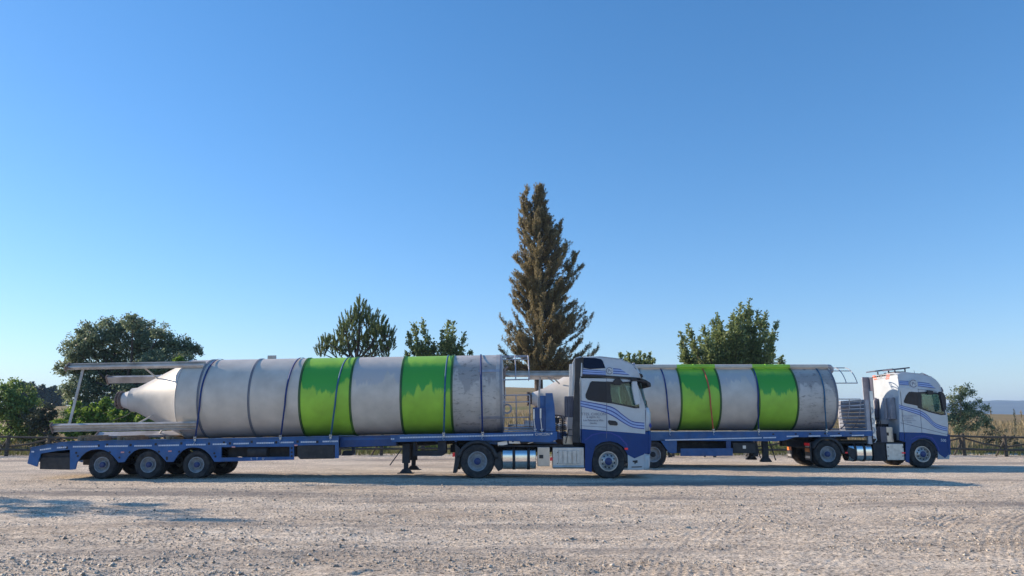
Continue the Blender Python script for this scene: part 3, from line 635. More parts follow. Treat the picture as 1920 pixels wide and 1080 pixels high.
m=MB(); x,z=q1(1034,813); m.lathe([(.03,-.006),(.001,-.01)],(x,YN,z),seg=12); m.obj("bolt",M_white,tr)
# gooseneck underneath (hydraulic arms, fifth wheel plate)
m=MB(); m.prism([q1(*p) for p in ((905,826),(1040,826),(1046,832),(1010,833),(990,829),(950,834),(930,834),(905,831))],YN+.25,YN+.34); m.obj("gooseneck",M_blue,tr,bevel=.01)
m=MB(); m.prism([q1(*p) for p in ((905,826),(1040,826),(1046,832),(1010,833),(990,829),(950,834),(930,834),(905,831))],YF-.34,YF-.25); m.obj("gooseneck",M_blue,tr,bevel=.01)
m=MB(); m.bar((*[q1(955,826)[0],YN+.2],q1(0,826)[1]),(q1(1000,824)[0],YN+.2,q1(0,822)[1]),.06); m.box(-.1,.25,YN+.1,YN+.24,q1(0,832)[1],q1(0,824)[1]); m.bar((-.15,YN+.15,1.10),(-.45,YN+.12,1.05),.05,.12); m.obj("hydraulic_ram",M_silver,tr,bevel=.006)
m=MB(); m.bar((q1(990,831)[0],YN+.2,q1(0,832)[1]),(q1(1005,828)[0],YN+.2,q1(0,827.5)[1]),.02); m.bar((q1(1005,828)[0],YN+.2,q1(0,827.5)[1]),(q1(1042,827)[0],YN+.2,q1(0,827)[1]),.02); m.obj("grab_rail",M_silver,tr)
# head board
m=MB(); hb0=q1(1023,736.5); hb1=q1(1043,809)
m.prism([q1(*p) for p in ((1023,737),(1036,737),(1040,762),(1042,809),(1023,809))],YN+.02,YN+.12); m.obj("headboard_post",M_blue,tr,bevel=.01)
m=MB(); m.prism([q1(*p) for p in ((1013,741.5),(1023,741.5),(1023,809),(1013,809))],YN+.16,YF-.16); m.obj("headboard",M_blue,tr,bevel=.01)
m=MB(); m.prism([q1(*p) for p in ((1023,737),(1036,737),(1040,762),(1042,809),(1023,809))],YF-.12,YF-.02); m.obj("headboard_post",M_blue,tr,bevel=.01)
m=MB(); m.prism([q1(*p) for p in ((999,764),(1023,764),(1023,808),(1001,808))],YN+.03,YN+.13); m.obj("strap_rack",M_blue_d,tr,bevel=.01)
m=MB()
for px,a,b in ((1001,767,806),(1013.5,766,806)):
    p=q1(px,a);r_=q1(px+2.5,b); m.bar((p[0],YN,p[1]),(p[0],YN,p[1]-.3),.05,.03); m.bar((p[0],YN,p[1]-.3),(r_[0],YN,r_[1]),.02,.02); m.tube([(r_[0]-.04,YN,r_[1]+.02),(r_[0],YN-.02,r_[1]-.06),(r_[0]+.04,YN,r_[1]+.03)],.015,6)
m.obj("ratchet",M_silver,tr)
# rods lying on deck in front of silo
m=MB()
for dz,y in ((.03,YN+.25),(.10,YN+.5)): m.tube([(-.25,y,q1(0,809)[1]+dz),(.85,y,q1(0,809)[1]+dz)],.02,6)
m.obj("stake_bar",M_silver,tr)
# landing gear
for y in (YN+.28,YF-.42):
    m=MB(); x,_=q1(759,850); m.box(x-.12,x+.12,y,y+.16,.46,1.05); m.box(x-.07,x+.07,y+.03,y+.13,.2,.5)
    m.prism([(x-.10,.28),(x+.10,.28),(x+.2,.16),(x-.2,.16)],y-.02,y+.18); m.box(x-.26,x+.26,y-.05,y+.21,.14,.165); m.obj("landing_leg",M_dark,tr,bevel=.008)
m=MB(); m.bar((q1(751,843)[0],YN+.2,q1(0,843)[1]),(q1(729,873)[0],YN+.2,q1(0,873)[1]),.03); m.obj("crank_handle",M_dark,tr)
m=MB()
f=lambda px,py:(q1(px,py)[0],q1(px,py)[1])
m.prism([f(774,826),(f(836,826)),f(836,850),f(828,855),f(774,855)],YN+.1,YN+.55,[[f(778,829),f(820,829),f(820,845),f(778,846)]]); m.obj("rack_frame",M_dark,tr,bevel=.01)
# timber bearers under silo 1
for i,(x,d) in enumerate(((-13.75,"short upright timber block standing under the rear leg ends on the left trailer"),(-12.5,"timber block between the silo legs and the left trailer's deck"),(-10.95,"timber block just under the cone edge of the left silo"))):
    m=MB(); z=q1(960+x/23.5*1400,826)[1]; m.box(x-.05,x+.05,24.2,26.2,z-.01,z+.14); m.box(x+.08,x+.16,24.3,26.0,z-.01,z+.09)
    o=m.obj("timber_block",M_timber,None,bevel=.006,org=(x,25,z)); tag(o,d,"timber","timber blocks under the left silo")
# ---------------- trailer 2 ----------------
YN=29.4; YF=31.95
def q2(px,py): return at(px,py if py>500 else 840,YN)
tr=thing("flatbed_trailer",(8,30.67,0),"blue flatbed trailer at the back with grey slatted headboard, carrying the right silo","trailer","blue flatbed trailers")
m=MB(); P=[q2(*p) for p in ((1060,812),(1220,811),(1480,808.5),(1638,806.5),(1638,817.5),(1560,819),(1490,820),(1470,826),(1455,827.5),(1247,826),(1060,827))]
m.prism(P,YN,YN+.06); m.obj("side_rail",M_blue,tr,bevel=.008)
m=MB(); m.prism(P,YF-.06,YF); m.obj("side_rail",M_blue,tr,bevel=.008)
xl=.35; xr=q2(1636,0)[0]; zt=1.36
m=MB(); m.box(xl,xr,YN+.06,YF-.06,zt-.08,zt-.03); m.box(xl,2.2,YN,YN+.06,1.1,1.36); m.box(xl,2.2,YF-.06,YF,1.1,1.36)
for x in np.arange(xl,xr-.1,.55): m.box(x,x+.06,YN+.06,YF-.06,1.15,zt-.08)
m.obj("deck",M_blue_d,tr)
m=MB(); m.bar((xl,YN-.01,1.365),(xr,YN-.01,1.415),.03,.02); m.obj("edge_rail",M_silver,tr)
for a,b,py in ((1247,1428,823),(1431,1455,820.5),(1475,1497,818),(1516,1538,817.5),(1556,1578,817),(1597,1620,816.4)):
    m=MB(); p=q2(a,py+(b-a)*.012);r_=q2(b,py-(b-a)*.012); m.bar((p[0],YN-.005,p[1]),(r_[0],YN-.005,r_[1]),.008,.045)
    m.obj("reflective_tape",M_tape,tr)
m=MB()
for px,py in ((1450,814),(1492,813.7),(1519,813.4),(1547,813),(1573,812.7),(1595,812.3)):
    x,z=q2(px,py); m.box(x-.04,x+.04,YN-.004,YN+.002,z-.025,z+.025)
m.obj("pocket_hole",M_dark,tr)
m=MB()
for y in (30.2,31.0): m.box(xl,9.5,y,y+.12,.85,1.2); m.box(9.5,xr-.6,y,y+.12,1.05,1.25)
m.obj("chassis_frame",M_dark,tr)
for X in (5.44,4.12,2.80):
    axle_set(tr,X,YN+.03,YF-.03,.51,.36,'trailer',hub=M_dark)
    m=MB(); m.tube([(X,YN+.4,.5),(X,YF-.4,.5)],.07,10); m.obj("axle",M_dark,tr)
def pan2(name,pts,m_,y=YN,th=.05,par=None,both=True,holes=()):
    a=MB(); a.prism([q2(*p) for p in pts],y,y+th,[[q2(*p) for p in h] for h in holes]); o=a.obj(name,m_,par or tr,bevel=.008)
    if both: a=MB(); a.prism([q2(*p) for p in pts],YF-th-(y-YN),YF-(y-YN),[[q2(*p) for p in h] for h in holes]); a.obj(name,m_,par or tr,bevel=.008)
    return o
pan2("side_guard",[(1276,841),(1374,840.5),(1374,854.5),(1276,855)],M_blue)
pan2("guard_bracket",[(1237,824),(1261,824),(1269,824),(1269,849),(1258,850),(1253,847)],M_blue)
pan2("guard_post",[(1362,824),(1371,824),(1371,841),(1362,841)],M_blue_d,y=YN+.03)
pan2("mud_guard",[(1252,846),(1258,852),(1262,857),(1254,858)],M_black,y=YN+.05)
m=MB(); p=q2(1376,850);r_=q2(1418,830); m.box(p[0],r_[0],YN+.1,YN+.8,p[1],r_[1]); b_=m.obj("tool_box",M_black,tr,bevel=.015)
m=MB(); x,z=q2(1397,838.5); m.box(x-.06,x+.06,YN+.092,YN+.098,z-.06,z+.06); m.obj("plate",M_silver,b_)
m=MB(); m.box(5.9,8.6,YN+.7,YN+1.0,.62,.95); m.obj("air_tank",M_dark,tr)
for y in (YN+.3,YF-.46):
    m=MB(); x,_=q2(1441,850); m.box(x-.11,x+.11,y,y+.16,.40,1.1); m.prism([(x-.10,.4),(x+.10,.4),(x+.22,.24),(x-.22,.24)],y-.02,y+.18); m.box(x-.2,x+.2,y-.05,y+.21,.215,.24); m.bar((x+.15,y+.05,1.1),(x+.38,y+.05,.28),.04); m.obj("landing_leg",M_dark,tr,bevel=.008)
m=MB(); m.bar((q2(1425,846)[0],YN+.3,q2(0,846)[1]),(q2(1411,862)[0],YN+.3,q2(0,862)[1]),.035); m.box(q2(1415,0)[0],q2(1426,0)[0],YN+.3,YN+.5,.45,.9); m.obj("crank_handle",M_dark,tr)
# slatted headboard facing the silo
xh=xr-.08; zb=1.38; ztop=2.56
m=MB()
for k in range(8):
    z0=zb+k*(ztop-zb)/8; m.prism([(xh-.03,z0+.012),(xh+.03,z0+.012),(xh+.03,z0+.14),(xh-.03,z0+.14),(xh-.045,z0+.10),(xh-.045,z0+.05)],YN+.16,YF-.1)
m.obj("headboard",mat("headboard_aluminium",(.22,.24,.29),.55,metal=.1,var=.06),tr)
m=MB(); m.box(xh-.05,xh+.10,YN+.02,YN+.16,.9,ztop+.02); m.box(xh-.05,xh+.10,YF-.1,YF,1.1,ztop+.02); m.box(xh-.04,xh+.04,YN+.16,YF-.1,ztop,ztop+.05); m.obj("headboard_post",M_chalk,tr,bevel=.01)
m=MB(); xq,zq=q2(1634.5,748); m.box(xq-.07,xq+.05,YN-.02,YN+.05,1.1,zq+.3)
for z in (1.2,1.55,1.9,2.3): m.box(xq-.09,xq+.02,YN-.05,YN-.02,z,z+.1); m.tube([(xq-.05,YN-.04,z),(xq+.03,YN-.08,z-.12),(xq-.05,YN-.04,z-.24)],.018,6)
m.obj("strap_rack",M_silver,tr,bevel=.005)

# ---------------- tractor units ----------------
def shell_loft(path,xd,y0,y1,seg=None):
    """front skin; path = (x,z) of the centre line, xd = (x) of the side edge at each point"""
    rows=[]
    W_=y1-y0
    for (x,z),e in zip(path,xd):
        dx=x-e; r=[]
        for t,f in ((0,0),(.012,.35),(.035,.62),(.075,.85),(.13,.97),(.25,1.06),(.5,1.12),(.75,1.06),(.87,.97),(.925,.85),(.965,.62),(.988,.35),(1,0)):
            r.append((e+dx*f,y0+W_*t,z))
        rows.append(r)
    return rows
def text_on_side(par,txt,q,px,py,size,m_,y,**k):
    x,z=q(px,py); return text_obj("lettering",txt,(x,y,z),size,m_,par,**k)
def tractor(q,Y0,Y1,sp,label,org):
    T=thing("truck",org,label,"truck","blue and white tractor units")
    def pl(name,pts,m_,y=Y0,th=.05,holes=(),both=False,par=None,bevel=.006):
        H_=[[q(*p) for p in h] for h in holes]; Pp=[q(*p) for p in pts]
        a=MB(); a.prism(Pp,y,y+th,H_); o=a.obj(name,m_,par or T,bevel=bevel)
        if both: a=MB(); a.prism(Pp,Y1-(y-Y0)-th,Y1-(y-Y0),H_); a.obj(name,m_,par or T,bevel=bevel)
        return o
    # upper side skin with window opening
    upper=sp['upper']; lower=sp['lower']
    pl("side_panel",upper,M_cabwhite,holes=[sp['win']],both=True)
    lo=pl("lower_panel",lower,M_cabblue,both=True)
    # roof fairing, leaning inwards
    rf=sp['roof']; lean=sp['lean']; zb=min(q(*p)[1] for p in rf)
    for s,(yy,th) in enumerate(((Y0,.05),(Y1,-.05))):
        a=MB(); a.prism([q(*p) for p in rf],yy,yy+th); sg=1 if s==0 else -1
        a.v=[(x,y+sg*lean*max(0,(z-zb))**1.5,z) for x,y,z in a.v]; ro=a.obj("roof_fairing",M_cabwhite,T,bevel=.006)
    def ly(z): return lean*max(0,z-zb)**1.5
    # roof skin between the two fairings
    top=[q(*p) for p in sp['rooftop']]; a=MB(); rows=[]
    for x,z in top:
        e=ly(z); w0=Y0+e; w1=Y1-e; rows.append([(x,w0+(w1-w0)*t,z+.06*(1-abs(2*t-1)**3)) for t in np.linspace(0,1,9)])
    a.grid(rows); a.obj("roof",M_cabwhite,T,solid=.02)
    # front: forehead, windscreen, grille, bumper
    for nm,pts,edge,m_ in sp['front']:
        Pp=[q(*p) for p in pts]; Ee=[q(*p)[0] for p in edge]
        rows=[]
        for (x,z),e in zip(Pp,Ee):
            k=ly(z); rr=shell_loft([(x,z)],[e],Y0+k,Y1-k)[0]; rows.append(rr)
        a=MB(); a.grid(rows); a.obj(nm,m_,T,solid=.02 if m_ is not M_glass else 0)
    # rear wall and floor
    xr_,_=q(*sp['rear'][0]); zt_=q(*sp['rear'][0])[1]; zb_=q(*sp['rear'][1])[1]
    a=MB(); e=ly(zt_); a.add([(xr_,Y0,zb_),(xr_,Y1,zb_),(xr_,Y1,zb),(xr_,Y1-e,zt_),(xr_,Y0+e,zt_),(xr_,Y0,zb)],[(0,1,2,3,4,5)]); rear=a.obj("rear_wall",sp.get('rearm',M_cabwhite),T,solid=.02)
    a=MB(); xf_=q(*sp['floorx'])[0]; zf=q(*sp['floorx'])[1]; a.box(xr_,xf_,Y0+.06,Y1-.06,zf-.06,zf); a.obj("floor",M_inside,T)
    # glass
    pl("door_window",sp['win'],M_glass,y=Y0+.015,th=.006,both=True,bevel=0)
    pl("sleeper_window",sp['quarter'],M_dglass,y=Y0-.006,th=.005,both=True,bevel=0)
    # window surround
    for yy in (Y0-.008,Y1+.002):
        a=MB(); o_=[q(*p) for p in sp['surround']]; a.prism(o_,yy,yy+.006,[[q(*p) for p in sp['win']]])
        a.obj("window_frame",M_black,T)
    # interior
    zs=q(*sp['seat'])[1]; xs_=q(*sp['seat'])[0]
    for yy in (Y0+.35,Y1-.95):
        a=MB(); a.box(xs_-.3,xs_+.25,yy,yy+.5,zf,zs); a.prism([(xs_-.38,zs),(xs_-.22,zs),(xs_-.32,zs+.62),(xs_-.44,zs+.62)],yy+.02,yy+.48); a.obj("seat",M_inside,T,bevel=.04)
    a=MB(); xd_=q(*sp['dash'])[0]; zd_=q(*sp['dash'])[1]; a.prism([(xd_-.35,zf),(xd_+.15,zf),(xd_+.1,zd_-.05),(xd_-.1,zd_),(xd_-.3,zd_-.12)],Y0+.1,Y1-.1); a.obj("dashboard",M_inside,T,bevel=.03)
    a=MB(); cx,cz=xd_-.42,zd_-.02; a.tube([(cx+.13*cos(t)*.6-.0,Y0+.6+.23*sin(t),cz+.23*cos(t)*.45*1.6) for t in np.linspace(0,2*PI,25)],.018,8); a.bar((cx,Y0+.6,cz),(xd_-.15,Y0+.6,zd_-.15),.06); a.obj("steering_wheel",M_inside,T)
    # stripes: three dark lines on a pale blue ground
    for nm,lines,w_,y_ in sp['stripes']:
        for i,(pts) in enumerate(lines):
            pass
    return T,pl,ly,rear,zb
def curve_pts(ctrl,n=28):
    P=[Vector((a,b,0)) for a,b in ctrl]; out=[]
    for i in range(len(P)-1):
        p0=P[max(i-1,0)];p1=P[i];p2=P[i+1];p3=P[min(i+2,len(P)-1)]
        for t in np.linspace(0,1,n//(len(P)-1)+1)[:-1]: out.append(.5*((2*p1)+(-p0+p2)*t+(2*p0-5*p1+4*p2-p3)*t*t+(-p0+3*p1-3*p2+p3)*t**3))
    out.append(P[-1]); return [(p.x,p.y) for p in out]
def ribbon(par,name,q,up,dn,m_,y0,ly=lambda z:0,th=.003):
    """decal between two pixel curves on the near side"""
    a=MB(); U=[q(*p) for p in curve_pts(up)]; D=[q(*p) for p in curve_pts(dn)]; n=min(len(U),len(D))
    rows=[[(x,y0-th+ly(z),z) for x,z in U[:n]],[(x,y0-th+ly(z),z) for x,z in D[:n]]]; a.grid(rows,sm=False); return a.obj(name,m_,par)
def stripes(par,q,top,bot,y0,ly=lambda z:0,k=3):
    """pale band with k dark lines; top/bot are pixel control points of the band edges"""
    mixp=lambda t:[(a[0]+(b[0]-a[0])*t,a[1]+(b[1]-a[1])*t) for a,b in zip(top,bot)]
    ribbon(par,"pale_stripe",q,top,bot,M_stripeL,y0,ly,.003)
    w=.13
    for i in range(k):
        c=i/(k-1)*(1-w); ribbon(par,"dark_stripe",q,mixp(c),mixp(c+w),M_stripe,y0,ly,.006)
def logo(par,q,px,py,r,y,m_,txt):
    x,z=q(px,py); a=MB()
    a.lathe([(r*1.1,0),(.001,0)],(x,y,z),seg=32); a.obj("logo_disc",M_cabwhite,par)
    a=MB(); rows=[]
    for rr in (r*.82,r): rows.append([(x+rr*cos(t),y-.004,z+rr*sin(t)) for t in np.linspace(R(40),R(320),30)])
    a.grid(rows); a.obj("logo_ring",M_ink,par)
    text_obj("logo_letter","P",(x-.02-r*.35,y-.006,z-r*.5),r*1.35,M_ink,par); text_obj("logo_letter","C",(x+r*.25,y-.006,z-r*.45),r*.95,M_ink,par)
def tank(T,name,x0,x1,z0,z1,Y0,dep,m_,straps=(),ry=.18):
    r=(z1-z0)/2; prof=[]
    def rr(cy,cz,a0,a1,rad): return [(cy+rad*cos(R(a)),cz+rad*sin(R(a))) for a in np.linspace(a0,a1,9)]
    ra=min(ry,r*.95); y0=Y0; y1=Y0+dep
    poly=rr(y0+ra,z0+ra,270,180,ra)+rr(y0+ra,z1-ra,180,90,ra)+rr(y1-ra,z1-ra,90,0,ra)+rr(y1-ra,z0+ra,0,-90,ra)
    a=MB(); n=len(poly); cy=(y0+y1)/2; cz=(z0+z1)/2
    secs=[(x0,.93),(x0+.02,1),(x1-.02,1),(x1,.93)]; vs=[]; fs=[]
    for X,s in secs: vs+=[(X,cy+(p[0]-cy)*s,cz+(p[1]-cz)*s) for p in poly]
    for i in range(3):
        for j in range(n): fs.append((i*n+j,i*n+(j+1)%n,(i+1)*n+(j+1)%n,(i+1)*n+j))
    a.add(vs,fs,True); a.add(vs[:n],[tuple(range(n))]); a.add(vs[-n:],[tuple(reversed(range(n)))])
    o=a.obj(name,m_,T)
    for sx in straps:
        b=MB(); k=1.03; vs=[(X,cy+(p[0]-cy)*k,cz+(p[1]-cz)*k) for X in (sx-.045,sx+.045) for p in poly]
        b.add(vs,[(j,(j+1)%n,(j+1)%n+n,j+n) for j in range(n)],True); b.obj("tank_strap",M_dark,o,solid=.012)
    return o
def fender(T,X,Z,r,y0,y1,a0,a1,m_,name="mudguard",th=.03):
    a=MB(); P=[]
    for t in np.linspace(a0,a1,22): P.append((X+r*cos(R(t)),Z+r*sin(R(t))))
    rows=[[(x,y0,z) for x,z in P],[(x,y1,z) for x,z in P]]; a.grid(rows)
    P2=[(X+(r-.10)*cos(R(t)),Z+(r-.10)*sin(R(t))) for t in np.linspace(a0,a1,22)]
    a.grid([[(x,y0,z) for x,z in P],[(x,y0,z) for x,z in P2]]); return a.obj(name,m_,T,solid=th)

# ======== truck 1 ========
YN=23.9; YF=26.36
c1=lambda zx,zy:(1060+zx/4.32,660+zy/4.32)
C=lambda L:[c1(*p) for p in L]
win1=C([(366,262),(515,250),(560,252),(578,290),(596,446),(500,430),(378,406),(366,330)])
sp=dict(
 upper=C([(122,212),(332,214),(568,226),(600,300),(640,420),(650,462),(648,664),(122,622)]),
 win=win1,
 lower=C([(122,622),(648,664),(690,668),(690,820),(640,828),(560,862),(505,832),(470,770),(425,738),(360,722),(295,732),(245,762),(222,800),(160,742),(128,735)])+[],
 roof=C([(135,196),(150,42),(290,40),(440,58),(540,100),(590,160),(604,222),(335,208)]),
 rooftop=C([(135,60),(150,42),(290,36),(440,54),(540,96)]),
 lean=.14,
 front=[("forehead",C([(540,96),(590,130),(622,175),(640,215)]),C([(535,98),(575,150),(592,180),(600,222)]),M_cabwhite),
        ("windscreen",C([(622,222),(640,300),(662,380),(684,450)]),C([(590,225),(612,300),(632,380),(650,450)]),M_glass),
        ("front_panel",C([(684,450),(704,490),(708,580),(700,640)]),C([(650,450),(652,490),(650,580),(648,640)]),M_cabwhite),
        ("grille",C([(702,640),(708,700),(706,760),(696,826)]),C([(668,640),(672,700),(672,760),(668,826)]),M_cabblue),
        ("bumper",C([(698,822),(702,870),(698,930),(690,955)]),C([(640,822),(640,870),(636,930),(634,955)]),M_cabwhite)],
 rear=[c1(122,44),c1(122,735)], floorx=c1(640,640), seat=c1(415,520), dash=c1(610,430),
 quarter=C([(214,236),(332,240),(350,241),(350,416),(335,412),(250,402),(182,388),(165,372),(163,345),(185,290),(200,250)]),
 surround=C([(332,238),(400,243),(525,240),(572,246),(600,455),(560,456),(470,436),(372,416),(334,412)]), stripes=[])
T1,pl,ly,rear1,zb1=tractor(q1,YN,YF,sp,"blue and white truck in the foreground with dark sun visor, pulling the left silo",(1.5,25.1,0))
# livery
stripes(T1,q1,C([(122,393),(250,415),(335,432),(400,455),(470,510),(545,560),(640,572)]),C([(122,440),(250,472),(335,497),(400,530),(470,575),(545,612),(640,626)]),YN)
ro_y=lambda z:ly(z)
stripes(T1,q1,C([(142,138),(190,142),(240,146),(290,150),(328,152)]),C([(138,180),(190,182),(240,184),(290,186),(328,188)]),YN-.004,ro_y)
stripes(T1,q1,C([(388,132),(405,133),(420,134),(435,136),(450,138)]),C([(386,178),(420,180),(455,182),(490,184),(520,187)]),YN-.004,ro_y)
zz=q1(*c1(357,152))[1]; logo(T1,q1,*c1(357,152),.11,YN+ly(zz)-.03,M_ink,"PC")
for t,py,sz in (("TTES. CHICÓN",513,.115),("& HIJOS, S.L.",535,.082),("Los Palacios y Vfca.",560,.082),("(Sevilla)",582,.07)):
    x,z=q1(*c1(228,py)); text_obj("lettering",t,(x,YN-.004,z),sz*1.02,M_ink,T1,align='CENTER')
pl("seam",C([(331,213),(334,213),(338,612),(335,700),(332,700),(333,612)]),M_ink,y=YN-.004,th=.003,bevel=0)
pl("seam",C([(124,596),(334,608),(334,611),(124,599)]),M_ink,y=YN-.004,th=.003,bevel=0)
pl("seam",C([(160,712),(215,668),(290,650),(370,652),(440,680),(500,745),(512,800),(505,800),(490,748),(432,688),(368,660),(290,658),(220,676),(166,716)]),M_stripe,y=YN-.006,th=.005,bevel=0)
pl("seam",C([(646,468),(650,468),(652,640),(648,640)]),M_ink,y=YN-.004,th=.003,bevel=0)
pl("door_handle",C([(345,560),(352,552),(405,558),(422,572),(424,590),(415,596),(362,592),(348,578)]),M_black,y=YN-.02,th=.02)
pl("visor_strip",C([(136,182),(335,190),(480,200),(570,206),(610,212),(612,228),(570,226),(480,214),(335,206),(136,202)]),M_black,y=YN-.03,th=.05,both=True)
# visor
a=MB(); vis=C([(570,205),(610,212),(650,225),(690,250),(695,280),(682,284),(668,275),(655,255),(620,243),(575,240)])
Pp=[q1(*p) for p in vis]
a.prism(Pp,YN-.03,YF+.03); a.obj("sun_visor",M_black,T1,bevel=.02)
a=MB(); a.prism([q1(*p) for p in C([(578,176),(600,170),(625,180),(632,200),(618,212),(590,205)])],YN+.02,YN+.2); a.obj("marker_light",M_dark,T1,bevel=.01)
# roof side black panel
a=MB(); a.prism([q1(*p) for p in C([(146,44),(240,46),(290,56),(305,72),(325,130),(200,138),(146,128)])],YN-.008,YN); a.v=[(x,y+ly(z),z) for x,y,z in a.v]; a.obj("roof_side_panel",M_dglass,T1)
# side deflector and rear column
a=MB(); a.prism([q1(*p) for p in C([(78,52),(140,40),(150,44),(136,190),(118,215),(116,735),(60,735),(58,600),(78,200)])],YN+.01,YN+.06); a.obj("side_deflector",M_black,T1,bevel=.01)
a=MB(); a.prism([q1(*p) for p in C([(78,52),(140,40),(150,44),(136,190),(118,215),(116,735),(60,735),(58,600),(78,200)])],YF-.06,YF-.01); a.obj("side_deflector",M_cabwhite,T1,bevel=.01)
a=MB(); a.prism([q1(*p) for p in C([(62,80),(80,48),(122,30),(140,44),(96,60),(80,200),(70,345),(58,345)])],YN+.12,YN+.22); a.prism([q1(*p) for p in C([(128,88),(136,88),(136,198),(122,198)])],YN-.02,YN+.0); a.obj("deflector_edge",M_cabwhite,T1,bevel=.01)
a=MB()
for x0,x1 in ((5,22),(24,44),(46,72)): p=q1(*c1(x0,528)); r_=q1(*c1(x1,356)); a.box(p[0],r_[0],YN+.25,YN+.65,p[1],r_[1])
a.obj("air_intake",M_stack,T1,bevel=.015)
# roof lamps and horn
a=MB(); p=q1(*c1(240,38)); a.prism([q1(*p) for p in C([(235,40),(262,28),(300,26),(420,44),(420,52),(300,44)])],24.4,25.9); a.obj("roof_hatch",M_cabwhite,T1,bevel=.02)
a=MB(); a.tube([(*[q1(*c1(432,48))[0],24.25],q1(*c1(0,48))[1]),(q1(*c1(555,88))[0],24.25,q1(*c1(0,92))[1])],.02,8)
for zx,zy in ((435,48),(470,58),(505,68),(540,80)): x,z=q1(*c1(zx,zy)); a.bar((x,24.25,z),(x+.02,24.25,z-.14),.02)
a.tube([(q1(*c1(540,82))[0],24.25,q1(*c1(0,85))[1]),(q1(*c1(540,82))[0],26.0,q1(*c1(0,85))[1])],.022,8)
x,z=q1(*c1(432,100)); a.lathe([(.03,-.03),(.03,.05),(.001,.05)],(x,24.1,z),axis='Z',seg=10)
a.obj("roof_bar",M_chalk,T1)
a=MB()
x,z=q1(*c1(470,44))
a.lathe([(.001,-.035),(.14,-.03),(.15,0),(.1,.04),(.001,.05)],(x,24.9,z),axis='Z',seg=20)
for k in range(4): a.lathe([(.001,0),(.09,0),(.09,.07),(.001,.09)],(q1(*c1(565,110))[0],24.4+k*.42,q1(*c1(0,100))[1]),axis='X',seg=16)
a.obj("roof_lamp",M_chalk,T1)
# mirrors
a=MB(); x0,z0=q1(*c1(534,236)); a.prism([q1(*p) for p in C([(528,224),(565,222),(568,236),(528,240)])],YN-.25,YN); a.prism([q1(*p) for p in C([(530,240),(568,238),(596,420),(560,432),(545,380),(530,300)])],YN-.30,YN-.12); mo=a.obj("mirror",M_cabwhite,T1,bevel=.02)
a=MB(); a.prism([q1(*p) for p in C([(526,222),(566,222),(568,240),(526,240)])],YN-.31,YN-.0); a.obj("mirror_arm",M_dark,mo)
a=MB(); a.prism([q1(*p) for p in C([(530,240),(568,238),(596,420),(560,432),(545,380),(530,300)])],YF+.12,YF+.3); a.obj("mirror",M_cabwhite,T1,bevel=.02)
a=MB(); a.prism([q1(*p) for p in C([(385,238),(405,214),(440,212),(450,230),(470,250),(440,268),(392,266)])],YN-.10,YN-.02); a.obj("kerb_mirror",M_black,T1,bevel=.02)
a=MB(); x,z=q1(*c1(662,445)); a.tube([(x-.02,YN+.4,z),(x+.05,YN+.35,z+.12),(x+.03,YN+.3,z+.2)],.014,6); a.bar((x,YN+.1,z-.02),(x,YF-.1,z-.02),.05); a.obj("wiper",M_black,T1)
# front details
pl("bumper_side",C([(505,832),(560,862),(640,828),(640,955),(508,955)]),M_cabwhite,y=YN,th=.05,both=True)
pl("step_recess",C([(545,880),(585,876),(585,898),(570,898),(568,908),(560,908),(560,895),(545,892)]),M_dark,y=YN-.004,th=.004,bevel=0)
pl("step_recess",C([(536,928),(620,926),(620,934),(536,936)]),M_dark,y=YN-.004,th=.004,bevel=0)
pl("corner_panel",C([(646,645),(668,645),(672,700),(672,760),(668,826),(650,820)]),M_cabblue,y=YN-.004,th=.03,both=True)
a=MB(); x,z=q1(*c1(493,784)); a.box(x-.05,x+.05,YN-.03,YN,z-.03,z+.03); a.obj("side_marker",M_red,T1)
a=MB(); x,z=q1(*c1(690,596)); a.prism([(x-.045,z),(x,z-.10),(x+.045,z),(x,z+.10)],YN+.035,YN+.045); a.obj("badge",M_stripe,T1)
# chassis
a=MB(); z0=.75; a.box(-2.0,3.6,24.72,24.82,.78,1.02); a.box(-2.0,3.6,25.45,25.55,.78,1.02)
for X in (-1.9,-.4,.6,1.6,2.6): a.box(X,X+.1,24.8,25.5,.8,1.0)
a.box(-1.9,-.3,24.5,25.8,1.02,1.08); a.box(1.9,3.7,24.5,25.8,.55,1.3); a.box(-.42,1.95,YN+.06,YN+.8,q1(0,838)[1]-.0,q1(0,835)[1]); a.obj("chassis_frame",M_dark,T1)
a=MB(); a.lathe([(.001,-.03),(.45,-.02),(.45,.03),(.001,.03)],(-1.08,25.13,1.13),axis='Z',seg=30); a.obj("fifth_wheel",M_dark,T1)
axle_set(T1,-1.08,YN+.0,YF,.53,.29,'dual')
axle_set(T1,3.01,YN+.02,YF-.02,.53,.32,'front')
for X in (-1.08,3.01): a=MB(); a.tube([(X,YN+.4,.5),(X,YF-.4,.5)],.09,12); a.obj("axle",M_dark,T1)
fender(T1,3.01,.53,.60,YN+.03,YN+.45,-5,178,M_black,"wheel_arch"); fender(T1,3.01,.53,.60,YF-.45,YF-.03,-5,178,M_black,"wheel_arch")
for a_,b_ in ((YN-.0,YN+.62),(YF-.62,YF)): fender(T1,-1.08,.53,.64,a_,b_,8,168,M_black)
a=MB(); a.prism([q1(*p) for p in ((932,850),(940,846),(942,880),(934,884),(926,872))],YN+.02,YN+.6); a.obj("mud_flap",M_black,T1,bevel=.006); a=MB(); a.prism([q1(*p) for p in ((853,832),(862,840),(862,865),(855,887),(849,887),(853,860))],YN+.02,YN+.62); a.obj("mud_flap",M_black,T1,bevel=.006); a=MB(); a.prism([q1(*p) for p in ((853,832),(862,840),(862,865),(855,887),(849,887),(853,860))],YF-.62,YF-.02); a.obj("mud_flap",M_black,T1,bevel=.006)
